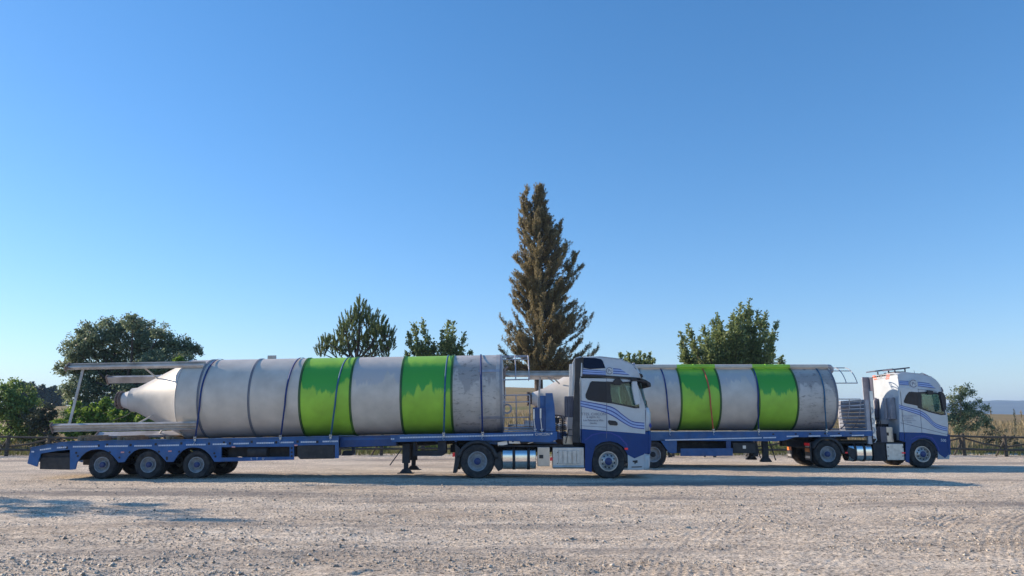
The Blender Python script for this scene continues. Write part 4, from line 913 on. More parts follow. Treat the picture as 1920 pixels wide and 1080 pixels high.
a=MB(); x,z=q1(850,853); a.box(x-.03,x+.03,YN+.05,YN+.3,z-.06,z+.06); a.obj("tail_lamp",M_red,T1)
x0,z1=q1(941.5,838.5); x1,z0=q1(1005.5,880.5)
tank(T1,"fuel_tank",x0,x1,z0,z1,YN+.05,.62,M_alu,[q1(963.5,0)[0],q1(991,0)[0]],ry=.26)
x0,z1=q1(1008,838.5); x1,z0=q1(1031,874.5)
a=MB(); a.box(x0,x1,YN+.06,YN+.6,z0,z1); bo=a.obj("battery_box",M_beige,T1,bevel=.012)
a=MB(); x,z=q1(1014,856); a.box(x-.05,x+.08,YN+.045,YN+.058,z-.06,z+.05); a.obj("latch",M_black,bo)
a=MB(); x,z=q1(1034,861); a.box(x-.04,x+.04,YN+.1,YN+.14,z-.05,z+.05); a.obj("side_marker",M_red,T1)
x0,z1=q1(1036.5,839); x1,z0=q1(1096,879)
a=MB(); a.box(x0,x1,YN+.06,YN+.66,z0+.08,z1); a.prismx([(YN+.06,z0+.10),(YN+.04,z0+.06),(YN+.06,z0),(YN+.6,z0),(YN+.6,z0+.1)],x0,x1)
ab=a.obj("side_fairing",M_alud,T1,bevel=.015)
for k in range(6): 
    if k in (0,): continue
    a=MB(); px=1039+k*8.6; p=q1(px,870); r_=q1(px+5.6,845); a.box(p[0],r_[0]+.02,YN+.02,YN+.06,p[1],r_[1]); a.obj("rib",M_alud,ab,bevel=.012)
a=MB()
for px in (1045.5,1068,1083.5):
    for py in (848.5,869): x,z=q1(px,py); a.lathe([(.018,-.0),(.001,-.004)],(x,YN+.04,z),seg=8)
a.obj("bolt",M_dark,ab)
pl("front_fender_panel",C([(160,742),(245,762),(232,800),(215,880),(215,975),(160,962)]),M_cabblue,y=YN+.01,th=.05,both=True)
a=MB(); p=q1(1058,834.5); r_=q1(1076,818.5); a.box(p[0],r_[0],YN+.5,YN+1.1,p[1],r_[1]); a.obj("equipment_box",M_beige,T1,bevel=.01)
# coiled hoses between cab and headboard
for k,(px,m_) in enumerate(((1046,M_dark),(1056,M_dark),(1061,M_dark))):
    a=MB(); x,_=q1(px,0); zt_=q1(0,786)[1]; zb_=q1(0,822)[1]; pts=[(x+.05*cos(t),YN+.55+k*.12+.05*sin(t),zt_+(zb_-zt_)*t/(2*PI*9)) for t in np.linspace(0,2*PI*9,110)]
    a.tube(pts,.012,5); a.tube([(x+.05,YN+.55+k*.12,zt_),(x-.02,YN+.55,zt_+.10),(x-.15-.08*k,YN+.5,zt_+.14)],.014,5); a.obj("coiled_hose",m_,T1)
a=MB(); p=q1(1043,790); r_=q1(1062,782); a.box(p[0],p[0]+.12,YN+.4,YN+.7,p[1]-.05,p[1]+.12); a.bar((p[0],YN+.5,p[1]+.1),(r_[0],YN+.5,r_[1]-.03),.035); a.bar((q1(1062,832)[0],YN+.3,q1(0,832)[1]),(q1(1067,808)[0],YN+.3,q1(0,806)[1]),.03); a.bar((q1(1067,808)[0],YN+.3,q1(0,806)[1]),(q1(1074,808)[0],YN+.3,q1(0,806)[1]),.03); a.obj("hose_bracket",M_dark,T1)

# ======== truck 2 ========
YN=29.4; YF=31.88
c2=lambda zx,zy:(1680+zx/5.4,690+zy/5.4)
C=lambda L:[c2(*p) for p in L]
sp=dict(
 upper=C([(28,200),(222,206),(440,240),(470,300),(505,430),(520,470),(522,690),(270,655),(38,650)]),
 win=C([(258,262),(400,262),(452,278),(494,464),(470,468),(360,440),(262,404)]),
 lower=C([(38,650),(270,655),(522,690),(528,880),(500,910),(440,870),(420,835),(392,772),(345,726),(290,712),(232,718),(178,752),(152,772),(100,752),(38,735)]),
 roof=C([(28,200),(26,62),(130,46),(262,62),(372,92),(430,140),(455,180),(462,240),(440,240),(222,206)]),
 rooftop=C([(20,66),(60,54),(130,44),(262,58),(372,88)]),
 lean=.16,
 front=[("forehead",C([(372,88),(425,120),(455,165),(476,230)]),C([(365,92),(410,125),(435,168),(448,240)]),M_cabwhite),
        ("windscreen",C([(472,232),(492,310),(512,390),(526,462)]),C([(448,240),(470,310),(492,390),(508,462)]),M_glass),
        ("front_panel",C([(524,460),(540,500),(548,580),(550,665)]),C([(508,460),(516,500),(520,580),(522,665)]),M_cabwhite),
        ("grille",C([(550,665),(560,740),(562,800),(560,870)]),C([(522,665),(526,740),(528,800),(528,870)]),M_cabblue),
        ("bumper",C([(562,860),(568,890),(566,915),(562,924)]),C([(530,860),(532,890),(530,915),(528,924)]),M_cabwhite)],
 rear=[c2(28,66),c2(38,735)], floorx=c2(520,650), seat=c2(300,520), dash=c2(480,440),
 quarter=C([(130,242),(160,240),(222,246),(222,384),(170,372),(100,358),(80,350),(78,335),(100,280)]),
 surround=C([(218,244),(300,240),(400,246),(462,262),(504,474),(460,478),(340,448),(262,420),(218,402)]), stripes=[])
T2,pl,ly,rear2,zb2=tractor(q2,YN,YF,sp,"blue and white truck farthest right with sunlit white rear wall, pulling the right silo",(14,30.6,0))
stripes(T2,q2,C([(30,370),(120,395),(240,428),(310,470),(380,545),(450,580),(520,598)]),C([(30,412),(120,440),(240,480),(310,525),(380,590),(450,625),(520,640)]),YN)
stripes(T2,q2,C([(36,128),(60,129),(85,130),(105,131),(128,132)]),C([(36,170),(60,171),(85,172),(105,173),(130,174)]),YN-.012,ly)
stripes(T2,q2,C([(222,140),(250,143),(280,146),(310,150),(340,156)]),C([(222,184),(270,190),(315,196),(360,202),(402,208)]),YN-.012,ly)
zz=q2(*c2(176,158))[1]; logo(T2,q2,*c2(176,158),.15,YN+ly(zz)-.03,M_ink,"PC")
for t,py,sz in (("TTES. CHICÓN",492,.085),("& HIJOS, S.L.",514,.065),("Los Palacios y Vfca.",536,.065),("(Sevilla)",556,.055)):
    x,z=q2(*c2(135,py)); text_obj("lettering",t,(x,YN-.004,z),sz*1.1,mat("faded_lettering",(.33,.36,.45),.5),T2,align='CENTER')
x,z=q2(*c2(452,742)); text_obj("number","500",(x,YN-.004,z),.14,M_white,T2,rot=(R(90),R(6),0))
pl("seam",C([(222,206),(225,206),(246,420),(264,655),(260,655),(242,420)]),M_ink,y=YN-.004,th=.003,bevel=0)
pl("seam",C([(46,552),(262,604),(522,672),(522,676),(262,609),(46,557)]),M_ink,y=YN-.004,th=.003,bevel=0)
pl("seam",C([(222,216),(330,222),(410,236),(410,240),(330,227),(222,221)]),M_ink,y=YN-.006,th=.004,bevel=0)
pl("seam",C([(150,720),(210,690),(290,682),(370,706),(425,790),(440,835),(434,838),(416,794),(364,714),(290,692),(212,700),(156,726)]),M_stripe,y=YN-.006,th=.005,bevel=0)
pl("corner_panel",C([(520,680),(545,672),(552,760),(550,880),(528,880)]),M_cabblue,y=YN-.006,th=.03,both=True)
pl("bumper_side",C([(424,838),(436,870),(500,912),(530,880),(532,922),(426,924)]),M_chalk,y=YN+.01,th=.05,both=True)
pl("kerb_mirror",C([(305,228),(360,232),(362,268),(330,272),(308,260)]),M_black,y=YN-.12,th=.1)
pl("mirror",C([(405,245),(436,250),(462,300),(466,420),(440,440),(430,380),(410,290)]),M_black,y=YN-.3,th=.16)
a=MB(); a.prism([q2(*p) for p in C([(450,196),(470,190),(486,215),(492,240),(470,246),(456,225)])],YN+.05,YF-.05); a.obj("sun_visor",M_stack,T2,bevel=.02)
# roof bars, horns
for (x0,z0,x1,z1,ya,yb) in ((1641,697,1675,693,YF-1.1,YF-.3),(1673,694,1706,690.5,YN+.4,YN+1.2)):
    p=at(x0,z0,ya);r_=at(x1,z1,ya); a=MB(); a.add([(p[0],ya,p[1]),(r_[0],ya,r_[1]),(r_[0],yb,r_[1]),(p[0],yb,p[1]),(p[0],ya,p[1]+.05),(r_[0],ya,r_[1]+.05),(r_[0],yb,r_[1]+.05),(p[0],yb,p[1]+.05)],
      [(3,2,1,0),(4,5,6,7),(0,1,5,4),(1,2,6,5),(2,3,7,6),(3,0,4,7)])
    a.bar((p[0]+.15,ya+.1,p[1]-.12),(p[0]+.15,ya+.1,p[1]),.04); a.bar((r_[0]-.15,ya+.1,r_[1]-.15),(r_[0]-.15,ya+.1,r_[1]),.04); a.obj("solar_panel",M_stack,T2)
x,z=q2(*c2(130,40)); a=MB(); a.box(x-.25,x+.12,29.95,30.9,z-.1,z+.06); a.obj("roof_hatch",M_chalk,T2,bevel=.02)
a=MB(); P3=[q2(*c2(*p)) for p in ((270,62),(310,45),(370,70),(425,105))]
a.tube([(x,YN+.35,z) for x,z in P3],.018,6); a.tube([(P3[3][0],YN+.35,P3[3][1]),(P3[3][0],YF-.35,P3[3][1])],.02,6); a.bar((*[q2(*c2(262,62))[0],YN+.5],q2(*c2(0,62))[1]),(q2(*c2(250,18))[0],YN+.5,q2(*c2(0,16))[1]),.012)
a.obj("roof_bar",M_chalk,T2)
for k in range(4):
    a=MB(); x,z=q2(*c2(420,108)); a.lathe([(.001,-.05),(.05,-.04),(.085,.03),(.08,.04),(.001,.04)],(x+.02,YN+.5+k*.45,z),axis='X',seg=14); a.obj("roof_lamp",M_silver,T2)
a=MB(); x,z=q2(*c2(330,80)); a.box(x-.05,x+.05,YN+.3,YN+.42,z,z+.07); a.obj("side_marker",M_red,T2)
# rear wall fittings
xr2=q2(*c2(28,66))[0]; RX=(R(90),0,R(-90))
ya,za=31.3,3.32
def rearp(px,py):   # point on the rear wall seen at a photo pixel
    u=(px-960)/FOC; v=(540-py)/FOC; dy=cos(PITCH)-v*sin(PITCH); dz=sin(PITCH)+v*cos(PITCH); t=xr2/u; return (t*dy,EYE+dz*t)
ya,za=rearp(1644,712); text_obj("lettering","CHICÓN",(xr2-.014,ya,za),.26,M_chalk,T2,rot=RX)
for i,(px,py) in enumerate(((1640,711.5),(1667,710))):
    yy,zz=rearp(px,py); a=MB()
    for k in range(3):
        dy_=(.05*k)*(1 if i else -1); a.box(xr2-.018,xr2-.012,yy-.14+dy_,yy+.14+dy_,zz+.13-k*.075,zz+.17-k*.075)
    a.obj("lettering",M_ored,T2)
# far side deflector
a=MB(); a.box(xr2-.32,xr2,YF-.05,YF,1.3,3.62); a.obj("side_deflector",M_chalk,T2,bevel=.02)
a=MB(); a.box(xr2-.04,xr2+.0,YF-.35,YF-.05,2.5,3.6); a.obj("deflector_hinge",M_stack,T2,bevel=.01)
a=MB(); a.box(xr2-.02,xr2+.0,YN+.06,YN+.10,1.4,3.5); a.obj("corner_strip",M_chalk,T2)
y0_,z0_=rearp(1664,746); a=MB(); a.box(xr2-.22,xr2-.02,y0_-.62,y0_-.02,z0_-.85,z0_); a.box(xr2-.30,xr2-.22,y0_-.35,y0_-.25,z0_-.85,z0_-.02); a.obj("air_intake",M_chalk,T2,bevel=.02)
y0_,z0_=rearp(1646,748); a=MB(); a.tube([(xr2-.12,y0_,z0_-.85),(xr2-.12,y0_,z0_-.1),(xr2-.05,y0_,z0_)],.10,14); a.obj("exhaust_stack",M_stack,T2)
y0_,z0_=rearp(1658,788); a=MB()
for k in range(5):
    rr=.16+.03*(k%3); a.tube([(xr2-.25-.05*k,y0_+rr*cos(t)+.06*k,z0_-.1+rr*sin(t)*1.2) for t in np.linspace(0,2*PI,18)],.022,6)
for k in range(3): a.tube([(xr2-.3,y0_+.3-.2*k,z0_+.05),(xr2-.45,y0_+.4-.25*k,z0_-.5),(xr2-.9,y0_+.5-.1*k,z0_-.25)],.018,6)
a.box(xr2-.35,xr2-.1,y0_-.5,y0_+.55,z0_-.75,z0_-.15)
a.obj("coiled_hose",M_dark,T2)
p=q2(1663,829.5);r_=q2(1681,800.5); a=MB(); a.box(p[0]+.16,r_[0],YN+.3,YN+1.0,p[1],r_[1]); bo=a.obj("equipment_box",M_beige,T2,bevel=.012)
a=MB(); x,z=q2(1669,813.5); a.box(x-.04,x+.09,YN+.285,YN+.298,z-.07,z+.05); a.obj("latch",M_black,bo)
a=MB(); a.box(p[0]-.1,p[0]+.15,YN+.25,YN+1.0,p[1],r_[1]); a.obj("equipment_case",M_stack,T2,bevel=.01)
# chassis
a=MB(); a.box(10.9,16.4,30.2,30.3,.78,1.02); a.box(10.9,16.4,30.98,31.08,.78,1.02)
for X in (10.95,12.6,13.6,14.6): a.box(X,X+.1,30.3,31,.8,1.0)
a.box(15.0,16.7,30.0,31.3,.55,1.3); p=q2(1600,838); r_=q2(1700,829.5); a.box(p[0]-1.0,r_[0],YN+.1,YN+.8,r_[1]-.04,r_[1]); a.box(q2(1640,0)[0],q2(1662,0)[0],YN+.1,YN+.6,q2(0,865)[1],r_[1]-.05)
a.obj("chassis_frame",M_dark,T2)
a=MB(); a.lathe([(.001,-.03),(.45,-.02),(.45,.03),(.001,.03)],(12.1,30.65,1.12),axis='Z',seg=30); a.obj("fifth_wheel",M_dark,T2)
axle_set(T2,12.15,YN+0,YF,.525,.29,'dual'); axle_set(T2,15.8,YN+.02,YF-.02,.525,.32,'front')
for X in (12.15,15.8): a=MB(); a.tube([(X,YN+.4,.5),(X,YF-.4,.5)],.09,12); a.obj("axle",M_dark,T2)
fender(T2,15.8,.53,.60,YN+.03,YN+.45,-5,178,M_black,"wheel_arch"); fender(T2,15.8,.53,.60,YF-.45,YF-.03,-5,178,M_black,"wheel_arch")
for a_,b_ in ((YN-.0,YN+.62),(YF-.62,YF)): fender(T2,12.15,.53,.64,a_,b_,0,160,M_black)
a=MB(); a.prism([q2(*p) for p in ((1591,838),(1604,842),(1604,862),(1598,860),(1588,848))],YN+.02,YN+.5); a.obj("mud_flap",M_black,T2,bevel=.006)
# rear light bars: near and far mud flaps seen from behind
xf=q2(1519,0)[0]
for (y0,y1,nm) in ((YN+.0,YN+.55,0),(YF-.55,YF,1)):
    a=MB(); a.box(xf,xf+.04,y0,y1,.28,.98); fl=a.obj("mud_flap",M_black,T2,bevel=.006)
    a=MB(); a.box(xf-.03,xf,y0+.04,y1-.04,.84,.94); a.obj("tail_lamp",M_red,fl)
    a=MB(); a.box(xf-.012,xf-.004,y0+.05,y1-.05,.60,.74); a.obj("marking_plate",M_orange,fl)
    a=MB(); a.box(xf-.012,xf-.004,y0+.08,y1-.08,.78,.83); a.box(xf-.012,xf-.004,y0+.05,y1-.05,.36,.45); a.obj("flap_lettering",M_silver,fl)
a=MB(); a.box(xf+.1,xf+.2,YN+.5,YF-.5,.7,1.0); a.obj("rear_cross_member",M_dark,T2)
x0,z1=q2(1591.5,832.5); x0=q2(1592,0)[0]; x1,z0=q2(1638.5,865)
tank(T2,"fuel_tank",x0,x1,z0,z1,YN+.05,.62,M_alu,[q2(1605,0)[0],q2(1622,0)[0]],ry=.22)
x0,z1=q2(1663,832); x1,z0=q2(1698,863)
a=MB(); a.box(x0,x1,YN+.06,YN+.62,z0,z1); ab=a.obj("side_fairing",M_alud,T2,bevel=.015)
a=MB()
for px in (1666.5,1694.5):
    for py in (838.5,855): x,z=q2(px,py); a.lathe([(.025,-.0),(.001,-.004)],(x,YN+.05,z),seg=8)
a.obj("bolt",M_dark,ab)
a=MB(); x,z=q2(1695.5,849.5); a.box(x-.06,x+.06,YN+.03,YN+.055,z-.02,z+.03); a.obj("side_marker",M_red,ab)
a=MB(); x,z=q2(1588,849); a.box(x-.06,x+.03,YN+.0,YN+.02,z-.02,z+.03); a.obj("side_marker",M_red,T2)
pl("front_fender_panel",C([(100,752),(160,766),(150,800),(140,850),(140,962),(100,950)]),M_cabblue,y=YN+.01,th=.05,both=True)
# ---------------- vegetation ----------------
class Leaves:
    def __init__(s): s.C=[];s.D=[];s.L=[];s.W=[]
    def add(s,c,d,L,W):
        s.C.append(np.asarray(c,float)); s.D.append(np.asarray(d,float)); s.L.append(np.broadcast_to(L,len(c)).copy()); s.W.append(np.broadcast_to(W,len(c)).copy())
    def build(s,name,m,parent,org=None):
        C=np.concatenate(s.C); D=np.concatenate(s.D); L=np.concatenate(s.L)[:,None]; W=np.concatenate(s.W)[:,None]
        D/=np.linalg.norm(D,axis=1,keepdims=True)+1e-9; r=RNG.normal(size=D.shape); n=np.cross(D,r); n/=np.linalg.norm(n,axis=1,keepdims=True)+1e-9
        V=np.stack([C-D*L*.5,C+n*W*.5,C+D*L*.5,C-n*W*.5],1).reshape(-1,3); F=np.arange(len(V)).reshape(-1,4)
        return fastmesh(name,V,F,m,parent,org=org)
def ball(n,shell=.5):
    v=RNG.normal(size=(n,3)); v/=np.linalg.norm(v,axis=1,keepdims=True); return v*(RNG.random((n,1))**shell)
def wpt(px,py,Y): x,z=at(px,py,Y); return Vector((x,Y,z))
def limbs(mb,base,targets,r0,trunk_top):
    mb.tube([base,(base+trunk_top)/2+Vector((random.uniform(-.1,.1),0,0)),trunk_top],r0,8,r2=r0*.6)
    for t in targets:
        t=Vector(t); mid=trunk_top.lerp(t,.5)+Vector((random.uniform(-.2,.2),random.uniform(-.2,.2),random.uniform(-.25,.05)))
        mb.tube([trunk_top,mid,t],r0*.42,6,r2=r0*.08,cap=False)
def blob_tree(name,label,cat,Y,trunk,blobs,m,leaf=(.16,.09),dens=1.0,group=None,depth=1.2,up=.25,clr=.34,trunk_r=.2,shape='blob',squash=.85,barkm=None):
    """trunk=(px, py_top); blobs=[(px,py,r_px)]"""
    bx=wpt(trunk[0],trunk[1],Y); gz=gh(bx.x,Y); root=thing(name,(bx.x,Y,gz),label,cat,group)
    lv=Leaves(); mb=MB(); tips=[]
    for px,py,rp in blobs:
        Yb=Y+random.uniform(-depth,depth); c=wpt(px,py,Yb); r=rp/FOC*Y; tips.append(c)
        k=max(4,int(44*dens*(r/1.2)**2)); cen=ball(k,.28)*np.array([r,r,r*squash])*.92+np.array(c)
        for q in cen:
            cr=clr*(.6+.8*random.random()); n=int(44*(.6+.8*random.random()))
            out=(q-np.array(c)); out/=np.linalg.norm(out)+1e-6
            p=ball(n,.5)*np.array([cr,cr,cr*.8])+q; d=RNG.normal(size=(n,3))+out*.7+np.array([0,0,up])
            lv.add(p,d,leaf[0]*(.7+.6*RNG.random(n)),leaf[1]*(.7+.6*RNG.random(n)))
        for q in cen[::5]: mb.tube([c,(Vector(q)+c)/2+Vector((0,0,-.05)),Vector(q)],.025,4,r2=.008,cap=False)
    limbs(mb,Vector((bx.x,Y,gz-.1)),tips,trunk_r,bx)
    mb.obj("trunk",barkm or M_bark,root); lv.build("crown",m,root); return root
def shoot_tree(name,label,cat,Y,base,shoots,m,leaf=(.2,.12),n_side=9,group=None,trunk_r=.12,start=.25,depth=1.2,dens=1.0,spread=.22,hidden=()):
    """upright leafy shoots: base px point, shoots=[(px,py)] tips"""
    b=wpt(*base,Y); gz=gh(b.x,Y); root=thing(name,(b.x,Y,gz),label,cat,group); lv=Leaves(); mb=MB()
    mb.tube([(b.x,Y,gz-.1),(b.x+.05,Y,(gz+b.z)/2),b],trunk_r,8,r2=trunk_r*.7)
    for px,py in shoots:
        t=wpt(px,py,Y+random.uniform(-depth,depth)); mid=b.lerp(t,.45)+Vector(((t.x-b.x)*.22,0,-.15*abs(t.x-b.x)))
        path=[b,b.lerp(mid,.5)+Vector((0,0,-.05)),mid,mid.lerp(t,.5)+Vector(((t.x-b.x)*.03,0,-.05)),t]; mb.tube(path,trunk_r*.35,5,r2=.012,cap=False)
        Ln=(t-b).length
        def along(f):
            i=min(3,int(f*4)); return path[i].lerp(path[i+1],f*4-i)
        def leafy(p0,p1,dens_):
            ax_s=random.random()*6
            L_=(p1-p0).length; n=max(5,int(L_*62*dens_)); f=RNG.random(n)[:,None]; a=np.array(p0)*(1-f)+np.array(p1)*f
            w=spread*1.25*(1-.5*f)*(.5+.8*np.abs(np.sin(f*9+ax_s))); ax=np.array((p1-p0).normalized()); rad=RNG.normal(size=(n,3)); rad/=np.linalg.norm(rad,axis=1,keepdims=True)
            lv.add(a+rad*w*RNG.random((n,1)),rad*.9+ax*.7+np.array([0,0,.1]),leaf[0]*(.6+.7*RNG.random(n)),leaf[1]*(.6+.7*RNG.random(n)))
        leafy(along(start),along(.72),dens); leafy(along(.72),t,dens*1.25)
        for k in range(n_side):
            f=start+(.95-start)*random.random(); p=along(f); d=(t-b).normalized(); s=Vector((random.uniform(-1,1),random.uniform(-1,1),random.uniform(.0,.9))).normalized()
            e=p+(d*.6+s).normalized()*Ln*.25*(1.15-f)*random.uniform(.6,1.3); mb.tube([p,e],.02,4,r2=.008,cap=False); leafy(p,e,dens)
    mb.obj("trunk",M_bark,root); lv.build("crown",m,root); return root
L_oak=leafmat("oak_leaves",(.115,.155,.095),(.26,.32,.19),.45,(.42,.45,.30))
L_bush=leafmat("bush_leaves",(.10,.16,.055),(.27,.37,.11),.45,(.40,.50,.17))
L_fig=leafmat("bright_leaves",(.09,.17,.03),(.25,.36,.06),.45,(.36,.46,.10))
L_pine=leafmat("pine_needles",(.12,.17,.07),(.29,.35,.13),.45)
L_mul=leafmat("mulberry_leaves",(.12,.17,.07),(.31,.37,.15),.5,(.44,.50,.22))
L_con=leafmat("silky_foliage",(.17,.145,.085),(.36,.30,.16),.5,(.48,.42,.20))
L_shr=leafmat("shrub_leaves",(.12,.155,.08),(.29,.335,.18),.45,(.42,.45,.28))
L_dark=leafmat("scrub_leaves",(.05,.06,.04),(.13,.14,.08),.25)
blob_tree("evergreen_oak","broad grey-green oak behind the left silo's legs and cone","tree",50,(232,740),
  [(140,655,26),(128,690,26),(155,640,24),(165,610+10,20),(190,640,40),(210,612,24),(250,603,20),(268,612,22),(240,640,45),(290,650,40),(303,622,18),(330,648,26),(350,650,22),(362,662,18),(180,690,48),(235,700,55),(300,690,45),(340,680,22),(150,735,34),(190,755,40),(240,755,48),(285,755,40),(330,720,35),(140,775,25),(205,800,40),(270,800,40)],L_oak,leaf=(.17,.09),dens=1.5,depth=1.9,clr=.36,trunk_r=.3)
blob_tree("bush","tall green bush at the left frame edge behind the fence","bush",44.5,(20,800),[(5,815,22),(35,818,22),(62,822,20),(12,752,34),(36,735,22),(28,720,15),(5,730,22),(-5,760,30),(38,775,30),(52,765,26),(20,790,36),(60,795,26),(60,748,12)],L_bush,leaf=(.17,.1),dens=1.0,depth=1,clr=.3,trunk_r=.1,group="bushes behind the fence")
blob_tree("bush","dark bush left of the oak, above the trailer's rear end","bush",42.5,(85,815),[(100,822,16),(80,828,14),(80,785,22),(92,800,22),(70,800,24),(92,770,14),(60,780,16)],L_dark,leaf=(.14,.09),dens=1.3,depth=.8,clr=.28,trunk_r=.08,group="bushes behind the fence")
blob_tree("bush","bright yellow-green fig bush just right of the silo's tie bar","bush",42,(175,800),[(135,818,16),(165,822,14),(128,775,14),(140,765,12),(150,785,18),(172,770,16),(165,800,22),(192,770,14),(190,795,20),(120,800,18)],L_fig,leaf=(.2,.15),dens=1.1,depth=.8,clr=.26,trunk_r=.07,group="bushes behind the fence")
blob_tree("bush","bright green fig bush under the left silo's outlet flange","bush",41.5,(235,805),[(200,755,10),(215,775,16),(232,785,18),(222,803,20),(250,800,20),(275,785,14),(262,765,10),(290,800,20)],L_fig,leaf=(.2,.15),dens=1.1,depth=.8,clr=.26,trunk_r=.07,group="bushes behind the fence")
blob_tree("bush","green bush seen below the left silo's cone brace","bush",43,(310,810),[(300,790,20),(325,790,22),(345,800,18),(280,810,18),(330,812,20)],L_bush,leaf=(.16,.11),dens=1.0,depth=.8,clr=.26,trunk_r=.07,group="bushes behind the fence")
blob_tree("bush","bright leafy sprig rising behind the top of the left silo's first section","bush",47,(338,700),[(334,672,8),(340,680,8)],L_fig,leaf=(.2,.15),dens=1.6,depth=.3,clr=.2,trunk_r=.05)
# low growth seen under the trailers
def under(px0,px1,n,label,Y=41):
    for i in range(n): pass
for k,(px,w,lab,mm) in enumerate(((30,55,"low shrubs behind the fence at far left, under the tall bush",L_dark),(690,34,"low scrub seen under the left trailer's extension beam",L_bush),(800,36,"low green scrub seen through the left trailer's black rack frame",L_fig),(1450,40,"low scrub behind the right trailer's landing legs",L_bush),(1610,34,"low scrub seen above the far truck's fuel tank",L_fig))):
    blob_tree("scrub",lab,"scrub",40.5,(px,845),[(px-w*.7,840,9),(px-w*.3,838,11),(px+w*.1,840,11),(px+w*.5,838,10),(px+w*.8,842,8)],mm,leaf=(.12,.07),dens=1.6,depth=.6,clr=.2,trunk_r=.03,group="low scrub behind the fence")
# stone pine
def pine(label,Y,trunk,blobs,m):
    bx=wpt(*trunk,Y); gz=gh(bx.x,Y); root=thing("pine_tree",(bx.x,Y,gz),label,"tree"); lv=Leaves(); mb=MB(); tips=[]
    for px,py,rp in blobs:
        c=wpt(px,py,Y+random.uniform(-1,1)); r=rp/FOC*Y; tips.append(c); k=int(85*(r/1.0)**2)+10
        cen=ball(k,.3)*r+np.array(c)
        for q in cen:
            o=q-np.array(c); o/=np.linalg.norm(o)+1e-6; ax=o*.45+np.array([0,0,1.0])+RNG.normal(size=3)*.15; ax/=np.linalg.norm(ax); ln=random.uniform(.28,.6)
            n=80; f=RNG.random((n,1)); a=q+ax*ln*f; lv.add(a,ax*1.3+RNG.normal(size=(n,3))*.55,.22,.032)
        for q in cen[::4]: mb.tube([c,Vector(q)],.03,4,r2=.01,cap=False)
    limbs(mb,Vector((bx.x,Y,gz-.1)),tips,.2,bx); mb.obj("trunk",M_bark,root); lv.build("crown",m,root); return root
pine("round-crowned pine with upright needle shoots above the first green band",50,(668,680),[(660,606,22),(676,590,16),(690,605,22),(650,625,18),(708,615,20),(722,632,20),(640,640,16),(700,640,24),(670,640,22),(728,650,14),(652,655,14),(690,662,16),(720,664,14),(606,650,10),(602,662,9),(625,652,9),(612,640,7),(635,662,10),(676,574,8)],L_pine)
shoot_tree("mulberry_tree","small sparse tree of forked leafy shoots above the second green band","tree",48,(822,720),[(775,603),(793,600),(766,622),(802,628),(813,640),(829,618),(841,600),(851,604),(872,622),(884,657),(866,652),(762,660),(778,648),(790,640),(834,640),(850,630),(860,640),(800,655),(870,662)],L_mul,leaf=(.18,.12),n_side=12,start=.4,dens=1.05,spread=.28,depth=.8)
shoot_tree("young_tree","small pale green treetop showing just above the near cab's roof","tree",60,(1195,715),[(1162,662),(1178,661),(1190,664),(1200,658),(1208,664),(1219,661),(1225,672),(1186,675),(1212,675),(1172,670)],L_fig if False else L_mul,leaf=(.24,.16),n_side=9,start=.3,dens=1.0,spread=.26,depth=.8)
shoot_tree("mulberry_tree","large dark leafy tree of upswept shoots above the right silo","tree",50,(1372,740),[(1275,623),(1290,608),(1280,652),(1276,640),(1285,668),(1300,640),(1320,611),(1310,630),(1336,598),(1345,588),(1352,604),(1375,586),(1388,567),(1384,590),(1404,562),(1406,575),(1421,582),(1436,584),(1430,600),(1458,603),(1450,620),(1447,640),(1452,655),(1466,668),(1440,668),(1420,640),(1400,620),(1360,620),(1340,640),(1320,655),(1300,668),(1380,640),(1395,655),(1350,665),(1415,668),(1328,625),(1368,606)],L_mul,leaf=(.18,.12),n_side=20,start=.3,dens=1.1,spread=.32,depth=1.6,trunk_r=.2)
